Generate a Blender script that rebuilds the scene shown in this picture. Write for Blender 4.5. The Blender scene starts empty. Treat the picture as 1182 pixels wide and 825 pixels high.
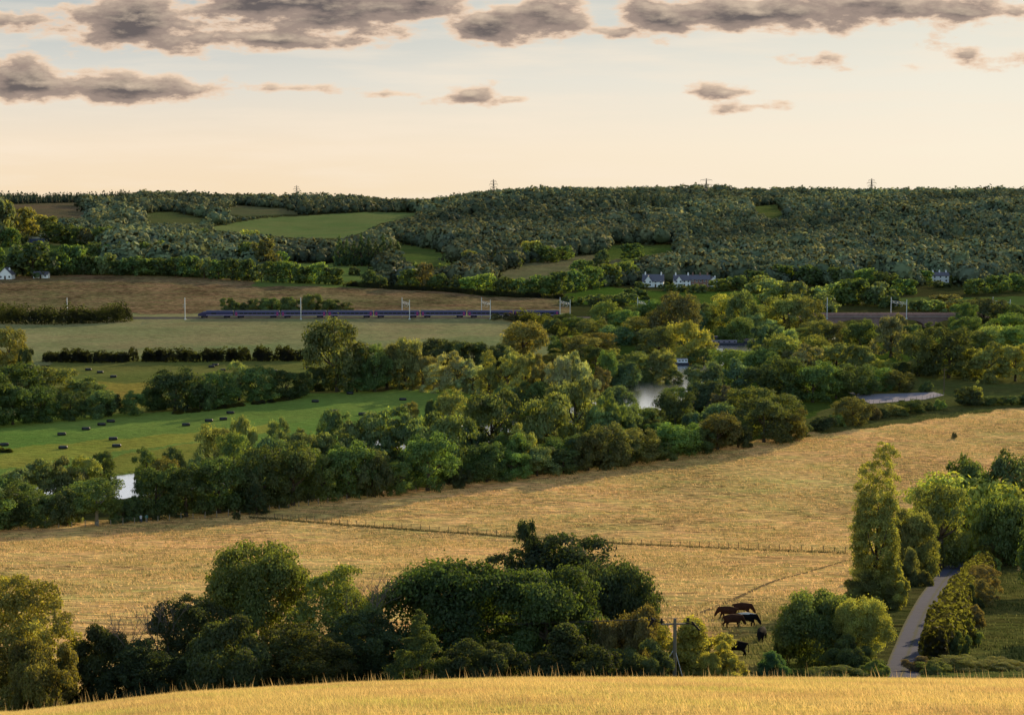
import bpy, bmesh, math, random
import numpy as np
from mathutils import Vector, Matrix

random.seed(7)
rng = np.random.default_rng(7)
PI = math.pi
scene = bpy.context.scene
COL = scene.collection

# ------------------------------------------------------------------ camera
EYE = 70.0
F = 2000.0                      # focal length in photo pixels (photo 1182 wide)
PITCH = math.atan(197.5 / F)
SP, CP = math.sin(PITCH), math.cos(PITCH)
cam_d = bpy.data.cameras.new("camera")
cam = bpy.data.objects.new("camera", cam_d)
COL.objects.link(cam)
cam.location = (0, 0, EYE)
cam.rotation_euler = (PI / 2 - PITCH, 0, 0)
cam_d.sensor_width = 36.0
cam_d.lens = 36.0 * F / 1182.0
cam_d.clip_start = 0.5
cam_d.clip_end = 40000
scene.camera = cam

SUN_AZ = math.radians(31)       # to the right of the view direction (+Y)
SUN_EL = math.radians(15.5)

# ------------------------------------------------------------------ terrain
KN = np.array([65, 85, 110, 140, 180, 250, 325, 370, 420, 600, 850, 950, 1050, 1250, 1500, 1800, 2100, 2400, 2700, 3200, 4500, 9000, 14000], float)
COLS = np.array([-60, 120, 350, 480, 600, 780, 950, 1182], float)
NEAR = [50.8, 44.3, 38.6, 32.6, 25.5, 13.5, 2.6, 0.3, 0.0]
FARZ = [  # z at 600,850,950,1050,1250,1500,1800,2100,2400,2700,3200,4500,9000,14000
    [0, 4, 7, 13, 21, 26, 29, 31, 33, 41, 44, 10, -40, -80],
    [0, 4, 6.5, 12, 20, 25, 28, 30, 33, 41, 44, 10, -40, -80],
    [0, 4, 6, 10.5, 11, 11, 8, 14, 31, 39, 37, 10, -40, -80],
    [0, 3.5, 5, 8, 8, 11, 10, 19, 31, 33, 29, 10, -40, -80],
    [0, 3, 4, 6, 6, 12, 16, 34, 49, 51, 46, 10, -40, -80],
    [0, 0, 1, 2, 3, 10, 22, 36, 49, 51.5, 48, 10, -40, -80],
    [0, 0, 1, 2, 3, 17, 33, 42, 46, 49.5, 46, 10, -40, -80],
    [0, 0, 1, 2, 3, 22, 40, 48, 49.5, 47, 46, 10, -40, -80]]
SPX = [0, 20, 200, 400, 600, 900, 1182]
SVAL = [.3105, .3095, .2985, .2925, .2895, .2895, .2905]
DG = np.exp(np.linspace(math.log(66.0), math.log(14000), 1600))
TAB = []
for ci, cpx in enumerate(COLS):
    zk = np.array(NEAR + FARZ[ci], float)
    dl_ = np.interp(cpx, [0, 480], [1.0, 0.0]); zk[:4] -= dl_ * np.array([1.6, 1.6, 1.6, .8])
    t = np.interp(DG, KN, zk)
    k = np.hanning(31); k /= k.sum()
    tp = np.pad(t, 15, mode='edge')
    TAB.append(np.convolve(tp, k, mode='valid'))
TAB = np.array(TAB)

def _px(x, d): return 591 + F * x / np.maximum(d, 20.0)

RIV_PX = [(-90, 592), (20, 575), (145, 558), (300, 536), (450, 512), (600, 490), (700, 474), (748, 460), (776, 440), (789, 419), (800, 408), (850, 400), (930, 388), (1010, 380), (1060, 376)]
def flat_xy(px, py, z=0.0):
    cx, cy = (px - 591) / F, (412.5 - py) / F
    sx, sz = cx / (CP + cy * SP), (-SP + cy * CP) / (CP + cy * SP)
    d = (z - EYE) / sz
    return (sx * d, d)
RIV = np.array([flat_xy(*p) for p in RIV_PX])

def polyline_dist(X, Y, pts):
    d = np.full(np.shape(X), 1e9)
    for (x0, y0), (x1, y1) in zip(pts[:-1], pts[1:]):
        ex, ey = x1 - x0, y1 - y0
        t = np.clip(((X - x0) * ex + (Y - y0) * ey) / (ex * ex + ey * ey), 0, 1)
        d = np.minimum(d, np.hypot(X - x0 - t * ex, Y - y0 - t * ey))
    return d

def zfun(X, Y):
    X = np.asarray(X, float); Y = np.asarray(Y, float)
    px = _px(X, Y)
    s = np.interp(px, SPX, SVAL)
    zf = EYE - s * Y - .00084 * (Y - 45) ** 2
    # blended lookup of the far table
    li = np.clip((np.log(np.maximum(Y, 66.0)) - math.log(66.0)) / (math.log(14000) - math.log(66.0)) * 1599, 0, 1598.999)
    i0 = li.astype(int); fr = li - i0
    pc = np.clip(np.interp(px, COLS, np.arange(len(COLS))), 0, len(COLS) - 1.001)
    c0 = pc.astype(int); cf = pc - c0; cf = cf * cf * (3 - 2 * cf)
    za = TAB[c0, i0] * (1 - fr) + TAB[c0, i0 + 1] * fr
    zb = TAB[c0 + 1, i0] * (1 - fr) + TAB[c0 + 1, i0 + 1] * fr
    zm = za * (1 - cf) + zb * cf
    w = np.clip((Y - 52) / 24, 0, 1); w = w * w * (3 - 2 * w)
    z = zf * (1 - w) + zm * w
    z = z + .22 * w * np.sin(X * .045 + 1.3) * np.sin(Y * .038) * np.clip((2000 - Y) / 1000, 0, 1) * np.clip((500 - Y) / 150, 0, 1)
    wh = np.clip((Y - 1350) / 500, 0, 1)
    z = z + wh * (2.6 * np.sin(X * .0105 + .6) * np.sin(Y * .0085 + 1) + 1.6 * np.sin(X * .021 - Y * .013))
    m = (Y > 300) & (Y < 1000)
    if np.any(m):
        d = polyline_dist(X, Y, RIV)
        z = z - np.where(m, 2.4 * np.clip((17 - d) / 5, 0, 1), 0)
    m = (Y > 820) & (Y < 910)
    if np.any(m):
        e = np.clip((15 - np.abs(Y - RY(X))) / 9, 0, 1)
        v = np.clip((np.abs(X - 184) - 46) / 5, 0, 1)
        z = np.where(m, np.maximum(z, e * 4.55 * v), z)
    return z
def RY(X): return 866 + .012 * X          # line of the railway

def ray(px, py):
    cx, cy = (px - 591) / F, (412.5 - py) / F
    q = CP + cy * SP
    return cx / q, (-SP + cy * CP) / q
_D = np.exp(np.linspace(math.log(78.0), math.log(9000), 3000))
def P(px, py, dmin=78.0):
    sx, sz = ray(px, py)
    D = _D[_D >= dmin]
    g = EYE + sz * D - zfun(sx * D, D)
    k = np.argmax(g < 0)
    if g[k] >= 0: k = len(D) - 1
    if k > 0:
        a, b = g[k - 1], g[k]
        d = D[k - 1] + (D[k] - D[k - 1]) * a / (a - b)
    else: d = D[0]
    return Vector((sx * d, d, float(zfun(sx * d, d))))
def AT(px, D):                    # ground point in a given column at a given depth
    sx = (px - 591) / F / (CP - .05 * SP)
    return Vector((sx * D, D, float(zfun(sx * D, D))))
def zray(py, D): return EYE + ray(591, py)[1] * D
def proj(X, Y, Z):
    zz = Z - EYE
    dep = Y * CP - zz * SP
    up = Y * SP + zz * CP
    return 591 + F * X / dep, 412.5 - F * up / dep

# ------------------------------------------------------------------ node helpers
def new_mat(name):
    m = bpy.data.materials.new(name); m.use_nodes = True
    nt = m.node_tree; nt.nodes.clear()
    return m, nt
def N(nt, t, **kw):
    n = nt.nodes.new(t)
    for k, v in kw.items():
        if k.startswith('i_'):
            key = k[2:]
            key = int(key) if key.isdigit() else key
            n.inputs[key].default_value = v
        else: setattr(n, k, v)
    return n
def L(nt, a, b): nt.links.new(a, b)
def math_n(nt, op, a, b=None, c=None):
    n = N(nt, 'ShaderNodeMath', operation=op)
    for i, v in enumerate((a, b, c)):
        if v is None: continue
        if isinstance(v, (int, float)): n.inputs[i].default_value = v
        else: L(nt, v, n.inputs[i])
    return n.outputs[0]
def mix_col(nt, fac, a, b, blend='MIX'):
    n = N(nt, 'ShaderNodeMix', data_type='RGBA', blend_type=blend)
    for idx, v in ((0, fac), (6, a), (7, b)):
        if isinstance(v, (int, float)): n.inputs[idx].default_value = v
        elif isinstance(v, tuple): n.inputs[idx].default_value = v if len(v) == 4 else (*v, 1)
        else: L(nt, v, n.inputs[idx])
    return n.outputs[2]

def simple_mat(name, col, rough=.7, metal=0.0, noise=.25, scale=3.0, spec=.3):
    m, nt = new_mat(name)
    out = N(nt, 'ShaderNodeOutputMaterial')
    b = N(nt, 'ShaderNodeBsdfPrincipled')
    b.inputs['Roughness'].default_value = rough
    b.inputs['Metallic'].default_value = metal
    b.inputs['Specular IOR Level'].default_value = spec
    tc = N(nt, 'ShaderNodeTexCoord')
    nz = N(nt, 'ShaderNodeTexNoise', i_Scale=scale, i_Detail=6.0)
    L(nt, tc.outputs['Object'], nz.inputs['Vector'])
    f = math_n(nt, 'MULTIPLY_ADD', nz.outputs['Fac'], 2 * noise, 1 - noise)
    c = mix_col(nt, 1.0, (*col, 1), f, 'MULTIPLY')
    L(nt, c, b.inputs['Base Color']); L(nt, b.outputs[0], out.inputs[0])
    return m

def foliage_mat(name, trans=.42, warm=(1.75, 1.7, .52, 1), sat=.86, smooth=1.3):
    m, nt = new_mat(name)
    out = N(nt, 'ShaderNodeOutputMaterial')
    oi = N(nt, 'ShaderNodeObjectInfo')
    at = N(nt, 'ShaderNodeAttribute', attribute_name='leafcol')
    c = mix_col(nt, 1.0, mix_col(nt, 1.0, oi.outputs['Color'], at.outputs['Color'], 'MULTIPLY'), (2.3, 2.55, 2.2, 1), 'MULTIPLY')
    hv = N(nt, 'ShaderNodeHueSaturation', i_Saturation=sat)
    L(nt, math_n(nt, 'MULTIPLY_ADD', oi.outputs['Random'], .5, .75), hv.inputs['Value'])
    L(nt, math_n(nt, 'MULTIPLY_ADD', oi.outputs['Random'], .03, .485), hv.inputs['Hue'])
    L(nt, c, hv.inputs['Color'])
    c = hv.outputs[0]
    # leaves of one bough share its lie: shade by bough and leaf together
    cn = N(nt, 'ShaderNodeAttribute', attribute_name='cn')
    vt = N(nt, 'ShaderNodeVectorTransform', vector_type='NORMAL', convert_from='OBJECT', convert_to='WORLD'); L(nt, cn.outputs['Vector'], vt.inputs[0])
    ge = N(nt, 'ShaderNodeNewGeometry')
    va = N(nt, 'ShaderNodeVectorMath', operation='MULTIPLY_ADD'); L(nt, vt.outputs[0], va.inputs[0]); va.inputs[1].default_value = (smooth,) * 3; L(nt, ge.outputs['Normal'], va.inputs[2])
    vn = N(nt, 'ShaderNodeVectorMath', operation='NORMALIZE'); L(nt, va.outputs[0], vn.inputs[0])
    d = N(nt, 'ShaderNodeBsdfDiffuse'); L(nt, c, d.inputs[0]); L(nt, vn.outputs[0], d.inputs['Normal'])
    t = N(nt, 'ShaderNodeBsdfTranslucent')
    L(nt, mix_col(nt, 1.0, c, warm, 'MULTIPLY'), t.inputs[0])
    mx = N(nt, 'ShaderNodeMixShader', i_0=trans)
    L(nt, d.outputs[0], mx.inputs[1]); L(nt, t.outputs[0], mx.inputs[2])
    g = N(nt, 'ShaderNodeBsdfGlossy', i_Roughness=.55)
    g.inputs['Color'].default_value = (.5, .5, .5, 1)
    m2 = N(nt, 'ShaderNodeMixShader', i_0=.03)
    L(nt, mx.outputs[0], m2.inputs[1]); L(nt, g.outputs[0], m2.inputs[2])
    L(nt, m2.outputs[0], out.inputs[0])
    return m
MAT_LEAF = foliage_mat("leaves", .50)
MAT_WOOD = foliage_mat("woodland_leaves", .10, (1.35, 1.3, .7, 1), .85, 6.0)
MAT_BARK = simple_mat("bark", (.10, .075, .05), .9, 0, .4, 6)
MAT_PALEBARK = simple_mat("pale_bark", (.30, .27, .22), .9, 0, .3, 6)

def grass_blade_mat():
    m, nt = new_mat("grass_blades")
    out = N(nt, 'ShaderNodeOutputMaterial')
    at = N(nt, 'ShaderNodeAttribute', attribute_name='leafcol')
    d = N(nt, 'ShaderNodeBsdfDiffuse'); L(nt, at.outputs['Color'], d.inputs[0])
    t = N(nt, 'ShaderNodeBsdfTranslucent'); L(nt, at.outputs['Color'], t.inputs[0])
    mx = N(nt, 'ShaderNodeMixShader', i_0=.5)
    L(nt, d.outputs[0], mx.inputs[1]); L(nt, t.outputs[0], mx.inputs[2]); L(nt, mx.outputs[0], out.inputs[0])
    return m
MAT_BLADE = grass_blade_mat()

def ground_mat():
    """grass sward: base colour per field (attribute), mottled by noise; normals scattered like standing blades"""
    m, nt = new_mat("ground_cover")
    out = N(nt, 'ShaderNodeOutputMaterial')
    at = N(nt, 'ShaderNodeAttribute', attribute_name='field_colour')
    ab = N(nt, 'ShaderNodeAttribute', attribute_name='rough')
    geo = N(nt, 'ShaderNodeNewGeometry')
    mp = N(nt, 'ShaderNodeMapping'); mp.inputs['Scale'].default_value = (1, 1, 1)
    L(nt, geo.outputs['Position'], mp.inputs['Vector'])
    n1 = N(nt, 'ShaderNodeTexNoise', i_Scale=.035, i_Detail=5.0, i_Roughness=.6); L(nt, mp.outputs[0], n1.inputs['Vector'])
    mp2 = N(nt, 'ShaderNodeMapping'); mp2.inputs['Scale'].default_value = (.35, .8, .5); mp2.inputs['Rotation'].default_value = (0, 0, -.25)
    L(nt, geo.outputs['Position'], mp2.inputs['Vector'])
    n2 = N(nt, 'ShaderNodeTexNoise', i_Scale=.9, i_Detail=6.0, i_Roughness=.65); L(nt, mp2.outputs[0], n2.inputs['Vector'])
    n3 = N(nt, 'ShaderNodeTexNoise', i_Scale=.22, i_Detail=3.0); L(nt, mp2.outputs[0], n3.inputs['Vector'])
    f = math_n(nt, 'ADD', math_n(nt, 'MULTIPLY_ADD', n1.outputs['Fac'], 1.7, -.85), math_n(nt, 'MULTIPLY_ADD', n2.outputs['Fac'], 3.8, -1.9))
    f = math_n(nt, 'ADD', f, math_n(nt, 'MULTIPLY_ADD', n3.outputs['Fac'], .9, -.45))
    v = math_n(nt, 'MULTIPLY_ADD', math_n(nt, 'MULTIPLY', f, ab.outputs['Fac']), 1.0, 1.0)
    v = math_n(nt, 'MAXIMUM', v, .3)
    c = mix_col(nt, 1.0, at.outputs['Color'], v, 'MULTIPLY')
    gfac = math_n(nt, 'MULTIPLY', math_n(nt, 'SMOOTHSTEP' if False else 'MULTIPLY_ADD', n3.outputs['Fac'], 3.4, -1.35), ab.outputs['Fac'])
    gfac = N(nt, 'ShaderNodeClamp').outputs[0] if False else math_n(nt, 'MINIMUM', math_n(nt, 'MAXIMUM', gfac, 0.0), .8)
    green = mix_col(nt, 1.0, c, (.58, .78, .62, 1), 'MULTIPLY')
    c = mix_col(nt, gfac, c, green)
    n0 = N(nt, 'ShaderNodeTexNoise', i_Scale=.014, i_Detail=3.0, i_Roughness=.55); L(nt, geo.outputs['Position'], n0.inputs['Vector'])
    t0 = math_n(nt, 'MINIMUM', math_n(nt, 'MAXIMUM', math_n(nt, 'MULTIPLY_ADD', n0.outputs['Fac'], 4.0, -1.5), 0.0), 1.0)
    c = mix_col(nt, 1.0, c, mix_col(nt, t0, (1.08, .98, .92), (.86, .93, .80)), 'MULTIPLY')
    # blade-like normals
    wn = N(nt, 'ShaderNodeTexNoise', i_Scale=5.0, i_Detail=2.0); L(nt, geo.outputs['Position'], wn.inputs['Vector'])
    vm = N(nt, 'ShaderNodeVectorMath', operation='MULTIPLY_ADD')
    L(nt, wn.outputs['Color'], vm.inputs[0]); vm.inputs[1].default_value = (2.6, 2.6, 1.0); vm.inputs[2].default_value = (-1.3, -1.3, -.5)
    mp3 = N(nt, 'ShaderNodeMapping'); mp3.inputs['Scale'].default_value = (.30, .42, .3); mp3.inputs['Rotation'].default_value = (0, 0, .2)
    L(nt, geo.outputs['Position'], mp3.inputs['Vector'])
    nb = N(nt, 'ShaderNodeTexNoise', i_Scale=1.0, i_Detail=5.0, i_Roughness=.6); L(nt, mp3.outputs[0], nb.inputs['Vector'])
    bmp = N(nt, 'ShaderNodeBump', i_Strength=1.0, i_Distance=2.2)
    L(nt, math_n(nt, 'MULTIPLY', nb.outputs['Fac'], ab.outputs['Fac']), bmp.inputs['Height'])
    va = N(nt, 'ShaderNodeVectorMath', operation='ADD'); L(nt, vm.outputs[0], va.inputs[0]); L(nt, bmp.outputs[0], va.inputs[1])
    vn = N(nt, 'ShaderNodeVectorMath', operation='NORMALIZE'); L(nt, va.outputs[0], vn.inputs[0])
    d = N(nt, 'ShaderNodeBsdfDiffuse'); L(nt, c, d.inputs[0]); L(nt, vn.outputs[0], d.inputs['Normal'])
    t = N(nt, 'ShaderNodeBsdfTranslucent'); L(nt, c, t.inputs[0]); L(nt, vn.outputs[0], t.inputs['Normal'])
    mx = N(nt, 'ShaderNodeMixShader', i_0=.35); L(nt, d.outputs[0], mx.inputs[1]); L(nt, t.outputs[0], mx.inputs[2])
    L(nt, mx.outputs[0], out.inputs[0])
    return m
MAT_GROUND = ground_mat()

# ------------------------------------------------------------------ mesh helpers
def mesh_np(name, V, Q, mat, attrs=None, smooth=False):
    """V (n,3), Q (m,k) faces all of k corners"""
    V = np.asarray(V, np.float32); Q = np.asarray(Q, np.int32)
    me = bpy.data.meshes.new(name)
    me.vertices.add(len(V)); me.vertices.foreach_set('co', V.ravel())
    k = Q.shape[1]
    me.loops.add(Q.size); me.loops.foreach_set('vertex_index', Q.ravel())
    me.polygons.add(len(Q)); me.polygons.foreach_set('loop_start', np.arange(0, Q.size, k, dtype=np.int32))
    me.polygons.foreach_set('loop_total', np.full(len(Q), k, np.int32))
    if attrs:
        for an, arr in attrs.items():
            if an == 'cn':
                a = me.attributes.new(an, 'FLOAT_VECTOR', 'POINT'); a.data.foreach_set('vector', arr.astype(np.float32).ravel())
            elif arr.ndim == 1:
                a = me.attributes.new(an, 'FLOAT', 'POINT'); a.data.foreach_set('value', arr.astype(np.float32))
            else:
                a = me.attributes.new(an, 'FLOAT_COLOR', 'POINT')
                if arr.shape[1] == 3: arr = np.concatenate([arr, np.ones((len(arr), 1))], 1)
                a.data.foreach_set('color', arr.astype(np.float32).ravel())
    me.update(calc_edges=True); me.validate()
    if smooth: me.polygons.foreach_set('use_smooth', np.ones(len(Q), bool))
    if mat: me.materials.append(mat)
    return me
def link(name, data, parent=None, loc=None, rz=0):
    o = bpy.data.objects.new(name, data); COL.objects.link(o)
    if parent: o.parent = parent
    if loc is not None: o.location = loc
    if rz: o.rotation_euler = (0, 0, rz)
    return o
def tag(o, label=None, cat=None, group=None, kind=None):
    if label: o['label'] = label
    if cat: o['category'] = cat
    if group: o['group'] = group
    if kind: o['kind'] = kind
    return o
class MB:
    """collects boxes, tubes and polygons into one mesh"""
    def __init__(self): self.bm = bmesh.new()
    def box(self, c, s, rz=0, bevel=0, M=None):
        T = Matrix.Translation(c) @ Matrix.Rotation(rz, 4, 'Z') @ Matrix.Diagonal((s[0], s[1], s[2], 1))
        if M: T = M @ T
        r = bmesh.ops.create_cube(self.bm, size=1.0, matrix=T)
        if bevel:
            es = list({e for v in r['verts'] for e in v.link_edges})
            bmesh.ops.bevel(self.bm, geom=es, offset=bevel, segments=2, affect='EDGES')
        return self
    def tube(self, p0, p1, r0, r1=None, n=8):
        r1 = r0 if r1 is None else r1
        p0, p1 = Vector(p0), Vector(p1); d = p1 - p0
        T = Matrix.Translation((p0 + p1) / 2) @ d.to_track_quat('Z', 'Y').to_matrix().to_4x4()
        bmesh.ops.create_cone(self.bm, cap_ends=True, segments=n, radius1=r0, radius2=r1, depth=d.length, matrix=T)
        return self
    def poly(self, pts):
        vs = [self.bm.verts.new(p) for p in pts]; self.bm.faces.new(vs); return self
    def prism(self, prof, y0, y1, axis='Y'):
        """profile in (a,z) extruded along the other horizontal axis"""
        f = (lambda a, z, t: (a, t, z)) if axis == 'Y' else (lambda a, z, t: (t, a, z))
        A = [self.bm.verts.new(f(a, z, y0)) for a, z in prof]; B = [self.bm.verts.new(f(a, z, y1)) for a, z in prof]
        n = len(prof)
        self.bm.faces.new(A); self.bm.faces.new(B[::-1])
        for i in range(n): self.bm.faces.new((A[i], A[(i + 1) % n], B[(i + 1) % n], B[i]))
        return self
    def mesh(self, name, mat, smooth=False):
        bmesh.ops.recalc_face_normals(self.bm, faces=self.bm.faces[:])
        me = bpy.data.meshes.new(name); self.bm.to_mesh(me); self.bm.free()
        if mat: me.materials.append(mat)
        if smooth: me.polygons.foreach_set('use_smooth', [True] * len(me.polygons))
        return me
    def build(self, name, mat, parent=None, loc=None, rz=0, smooth=False):
        return link(name, self.mesh(name, mat, smooth), parent, loc, rz)
def empty(name, loc, rz=0):
    o = bpy.data.objects.new(name, None); COL.objects.link(o)
    o.location = loc; o.rotation_euler = (0, 0, rz); o.empty_display_size = .5
    return o
def inpoly(x, y, poly):
    x = np.asarray(x); y = np.asarray(y); r = np.zeros(x.shape, bool)
    n = len(poly)
    for i in range(n):
        x0, y0 = poly[i]; x1, y1 = poly[(i + 1) % n]
        if y0 == y1: continue
        c = ((y0 > y) != (y1 > y)) & (x < (x1 - x0) * (y - y0) / (y1 - y0) + x0)
        r ^= c
    return r

# ------------------------------------------------------------------ fields (outlines on the ground, given by where they are seen)
# name, colour, roughness, outline, depth range
STRAW = (.86, .58, .29)
FIELDS = [
    ((.30, .33, .185), .5, [(-400, 480), (-400, 352), (300, 350), (660, 352), (640, 410), (330, 420), (-400, 425)], 560, 960),           # flat pasture by the railway
    ((.34, .34, .20), .45, [(60, 405), (660, 385), (660, 366), (560, 362), (-400, 366), (-400, 405)], 600, 960),
    ((.29, .215, .145), 1.3, [(-600, 362), (660, 362), (660, 345), (560, 342), (400, 324), (300, 316), (160, 314), (-600, 322)], 870, 1100),          # brown stubble
    ((.20, .23, .08), .35, [(60, 416), (400, 410), (400, 470), (40, 480)], 440, 800),
    ((.36, .32, .09), .5, [(110, 441), (185, 441), (185, 470), (120, 470)], 440, 800),
    ((.20, .33, .09), .35, [(-500, 515), (-500, 492), (200, 476), (330, 456), (560, 446), (540, 490), (300, 535), (140, 552), (-500, 640)], 380, 640),   # mown green meadow
    ((.33, .37, .09), .4, [(-500, 552), (-500, 535), (0, 519), (250, 497), (330, 487), (335, 494), (0, 541)], 380, 640),    # paler swath
    ((.28, .31, .08), .4, [(100, 533), (220, 512), (300, 506), (240, 540), (130, 548)], 380, 640),
    ((.07, .12, .03), .5, [(560, 520), (690, 380), (1500, 380), (1500, 462), (1182, 466), (980, 486), (760, 530)], 440, 860),   # riverside turf
    ((.13, .15, .06), .5, [(915, 490), (1000, 452), (1060, 410), (1500, 400), (1500, 466), (1182, 470), (950, 500)], 440, 800),
    ((.10, .16, .055), .3, [(1000, 352), (1700, 352), (1700, 338), (1020, 344)], 900, 1400),
    ((.085, .155, .035), .4, [(650, 352), (650, 340), (700, 331), (760, 336), (870, 336), (880, 352)], 930, 1350),
    ((.15, .23, .08), .3, [(290, 330), (320, 303), (440, 306), (430, 332)], 1000, 1500),
    ((.12, .18, .06), .3, [(445, 278), (500, 288), (540, 301), (500, 308), (462, 300)], 1300, 2200),
    ((.205, .205, .13), .6, [(560, 322), (600, 306), (660, 296), (735, 288), (735, 296), (690, 320), (620, 328)], 1050, 1800),
    ((.19, .26, .11), .25, [(235, 264), (300, 252), (420, 245), (495, 246), (440, 258), (420, 268), (395, 276), (330, 274)], 1500, 2700),
    ((.15, .165, .10), .3, [(255, 245), (270, 237), (330, 241), (348, 247), (280, 250)], 2000, 3000),
    ((.12, .15, .07), .3, [(160, 246), (200, 245), (262, 258), (170, 258)], 1500, 3000),
    ((.18, .155, .11), .3, [(0, 236), (90, 234), (105, 252), (20, 252)], 1800, 3000),
    ((.08, .13, .04), .3, [(-200, 283), (120, 281), (120, 310), (-200, 318)], 1080, 1700),
    ((.28, .27, .12), .3, [(-200, 268), (70, 268), (70, 283), (-200, 283)], 1200, 1900),
    ((.13, .17, .06), .3, [(860, 240), (895, 236), (915, 246), (890, 252)], 1700, 2600),
    ((.11, .17, .05), .5, [(690, 300), (700, 283), (780, 283), (780, 290), (720, 300)], 1400, 2000),
]
# tall dry meadow in front of the river trees
MEADOW = [(-900, 648), (0, 610), (100, 604), (280, 590), (400, 572), (500, 560), (600, 549), (700, 536), (800, 521), (900, 504), (980, 489), (1040, 479), (1100, 471), (1182, 466), (2200, 440), (2200, 900), (-900, 900)]
LANE_PX = [(1036, 800), (1040, 782), (1050, 750), (1063, 716), (1079, 686), (1096, 662), (1112, 646), (1130, 636)]
LANE = [P(x, y, 84) for x, y in LANE_PX]

def field_colour(X, Y, Z):
    px, py = proj(X, Y, Z)
    jit = (np.sin(X * .31 + Y * .17) + np.sin(X * .13 - Y * .23)) * 1.2
    pyj = py + jit * np.clip(400 / np.maximum(Y, 1), .1, 1)
    n = len(X)
    c = np.tile(np.array([.075, .085, .038]), (n, 1)); r = np.full(n, .5)
    front = Y < 75
    c[front] = (.80, .58, .2); r[front] = .45
    m = inpoly(px, pyj, MEADOW) & (Y >= 75) & (Y < 700)
    c[m] = STRAW; r[m] = 1.0
    # lane-side verges and the slope right of the lane are darker, greener
    dl = polyline_dist(X, Y, [(p.x, p.y) for p in LANE])
    m2 = m & (dl < 9); c[m2] = (.10, .105, .045)
    lx = np.interp(Y, [p.y for p in LANE], [p.x for p in LANE])
    m3 = m & (X > lx) & (Y < 255); c[m3] = (.15, .16, .06); r[m3] = .8
    # cattle corner: greener
    w = np.clip(1 - np.hypot((px - 905) / 130, (py - 745) / 60), 0, 1)[:, None] * (m & ~m3)[:, None] * 1.4
    w = np.clip(w, 0, .85)
    c = c * (1 - w) + np.array([.17, .19, .06]) * w
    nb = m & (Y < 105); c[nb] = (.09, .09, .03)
    for col, ro, poly, d0, d1 in FIELDS:
        k = inpoly(px, pyj, poly) & (Y > d0) & (Y < d1)
        c[k] = col; r[k] = ro
    return c, r

def build_ground():
    rows = np.concatenate([np.arange(-60, 10, 6), np.arange(10, 60, 1.0), np.arange(60, 130, 1.6), np.arange(130, 640, 1.9), np.arange(640, 1100, 3.6), np.arange(1100, 3500, 14), np.geomspace(3500, 14000, 40)])
    a_in = np.linspace(-.32, .32, 380)
    a_out = np.linspace(.325, .75, 45)
    A = np.concatenate([-a_out[::-1], a_in, a_out])
    YY, AA = np.meshgrid(rows, A, indexing='ij')
    XX = AA * np.maximum(YY, 30)
    Z = zfun(XX.ravel(), YY.ravel())
    V = np.stack([XX.ravel(), YY.ravel(), Z], 1)
    c, r = field_colour(V[:, 0], V[:, 1], V[:, 2])
    nr, nc = YY.shape
    split = int(np.searchsorted(rows, 1080))
    def part(name, i0, i1, label):
        sl = slice(i0 * nc, (i1 + 1) * nc)
        v = V[sl]; h = i1 - i0 + 1
        idx = np.arange(h * nc).reshape(h, nc)
        q = np.stack([idx[:-1, :-1], idx[:-1, 1:], idx[1:, 1:], idx[1:, :-1]], -1).reshape(-1, 4)
        o = link(name, mesh_np(name, v, q, MAT_GROUND, {'field_colour': c[sl], 'rough': r[sl]}, smooth=True))
        tag(o, label, 'ground', kind='structure')
    part('ground', 0, split, 'rolling grassland of golden and green fields across the valley floor')
    part('hills', split, nr - 1, 'distant hills with patches of field between the woods')
build_ground()

# ------------------------------------------------------------------ river, lane, arena, worn track
def ribbon(pts, half, dz, name, mat, label, cat, zfix=None, cross=3):
    pts = [Vector(p) for p in pts]
    # densify (Catmull-Rom)
    out = []
    for i in range(len(pts) - 1):
        p0 = pts[max(i - 1, 0)]; p1 = pts[i]; p2 = pts[i + 1]; p3 = pts[min(i + 2, len(pts) - 1)]
        k = max(4, int((p2 - p1).length / 2.0))
        for j in range(k):
            t = j / k
            out.append(.5 * ((2 * p1) + (-p0 + p2) * t + (2 * p0 - 5 * p1 + 4 * p2 - p3) * t * t + (-p0 + 3 * p1 - 3 * p2 + p3) * t ** 3))
    out.append(pts[-1])
    V, Q, AC = [], [], []
    for i, p in enumerate(out):
        d = (out[min(i + 1, len(out) - 1)] - out[max(i - 1, 0)]); d.z = 0; d.normalize()
        nrm = Vector((d.y, -d.x, 0))
        hw = half(i / (len(out) - 1)) if callable(half) else half
        for j in range(cross):
            q = p + nrm * hw * (2 * j / (cross - 1) - 1)
            z = zfix if zfix is not None else float(zfun(q.x, q.y)) + dz
            V.append((q.x, q.y, z)); AC.append(2 * j / (cross - 1) - 1)
    for i in range(len(out) - 1):
        for j in range(cross - 1):
            a = i * cross + j
            Q.append((a, a + 1, a + cross + 1, a + cross))
    o = link(name, mesh_np(name, V, Q, mat, {'across': np.array(AC, float)}, smooth=True))
    if o.data.polygons[0].normal.z < 0: o.data.flip_normals()
    tag(o, label, cat, kind='structure')
    return o
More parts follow.
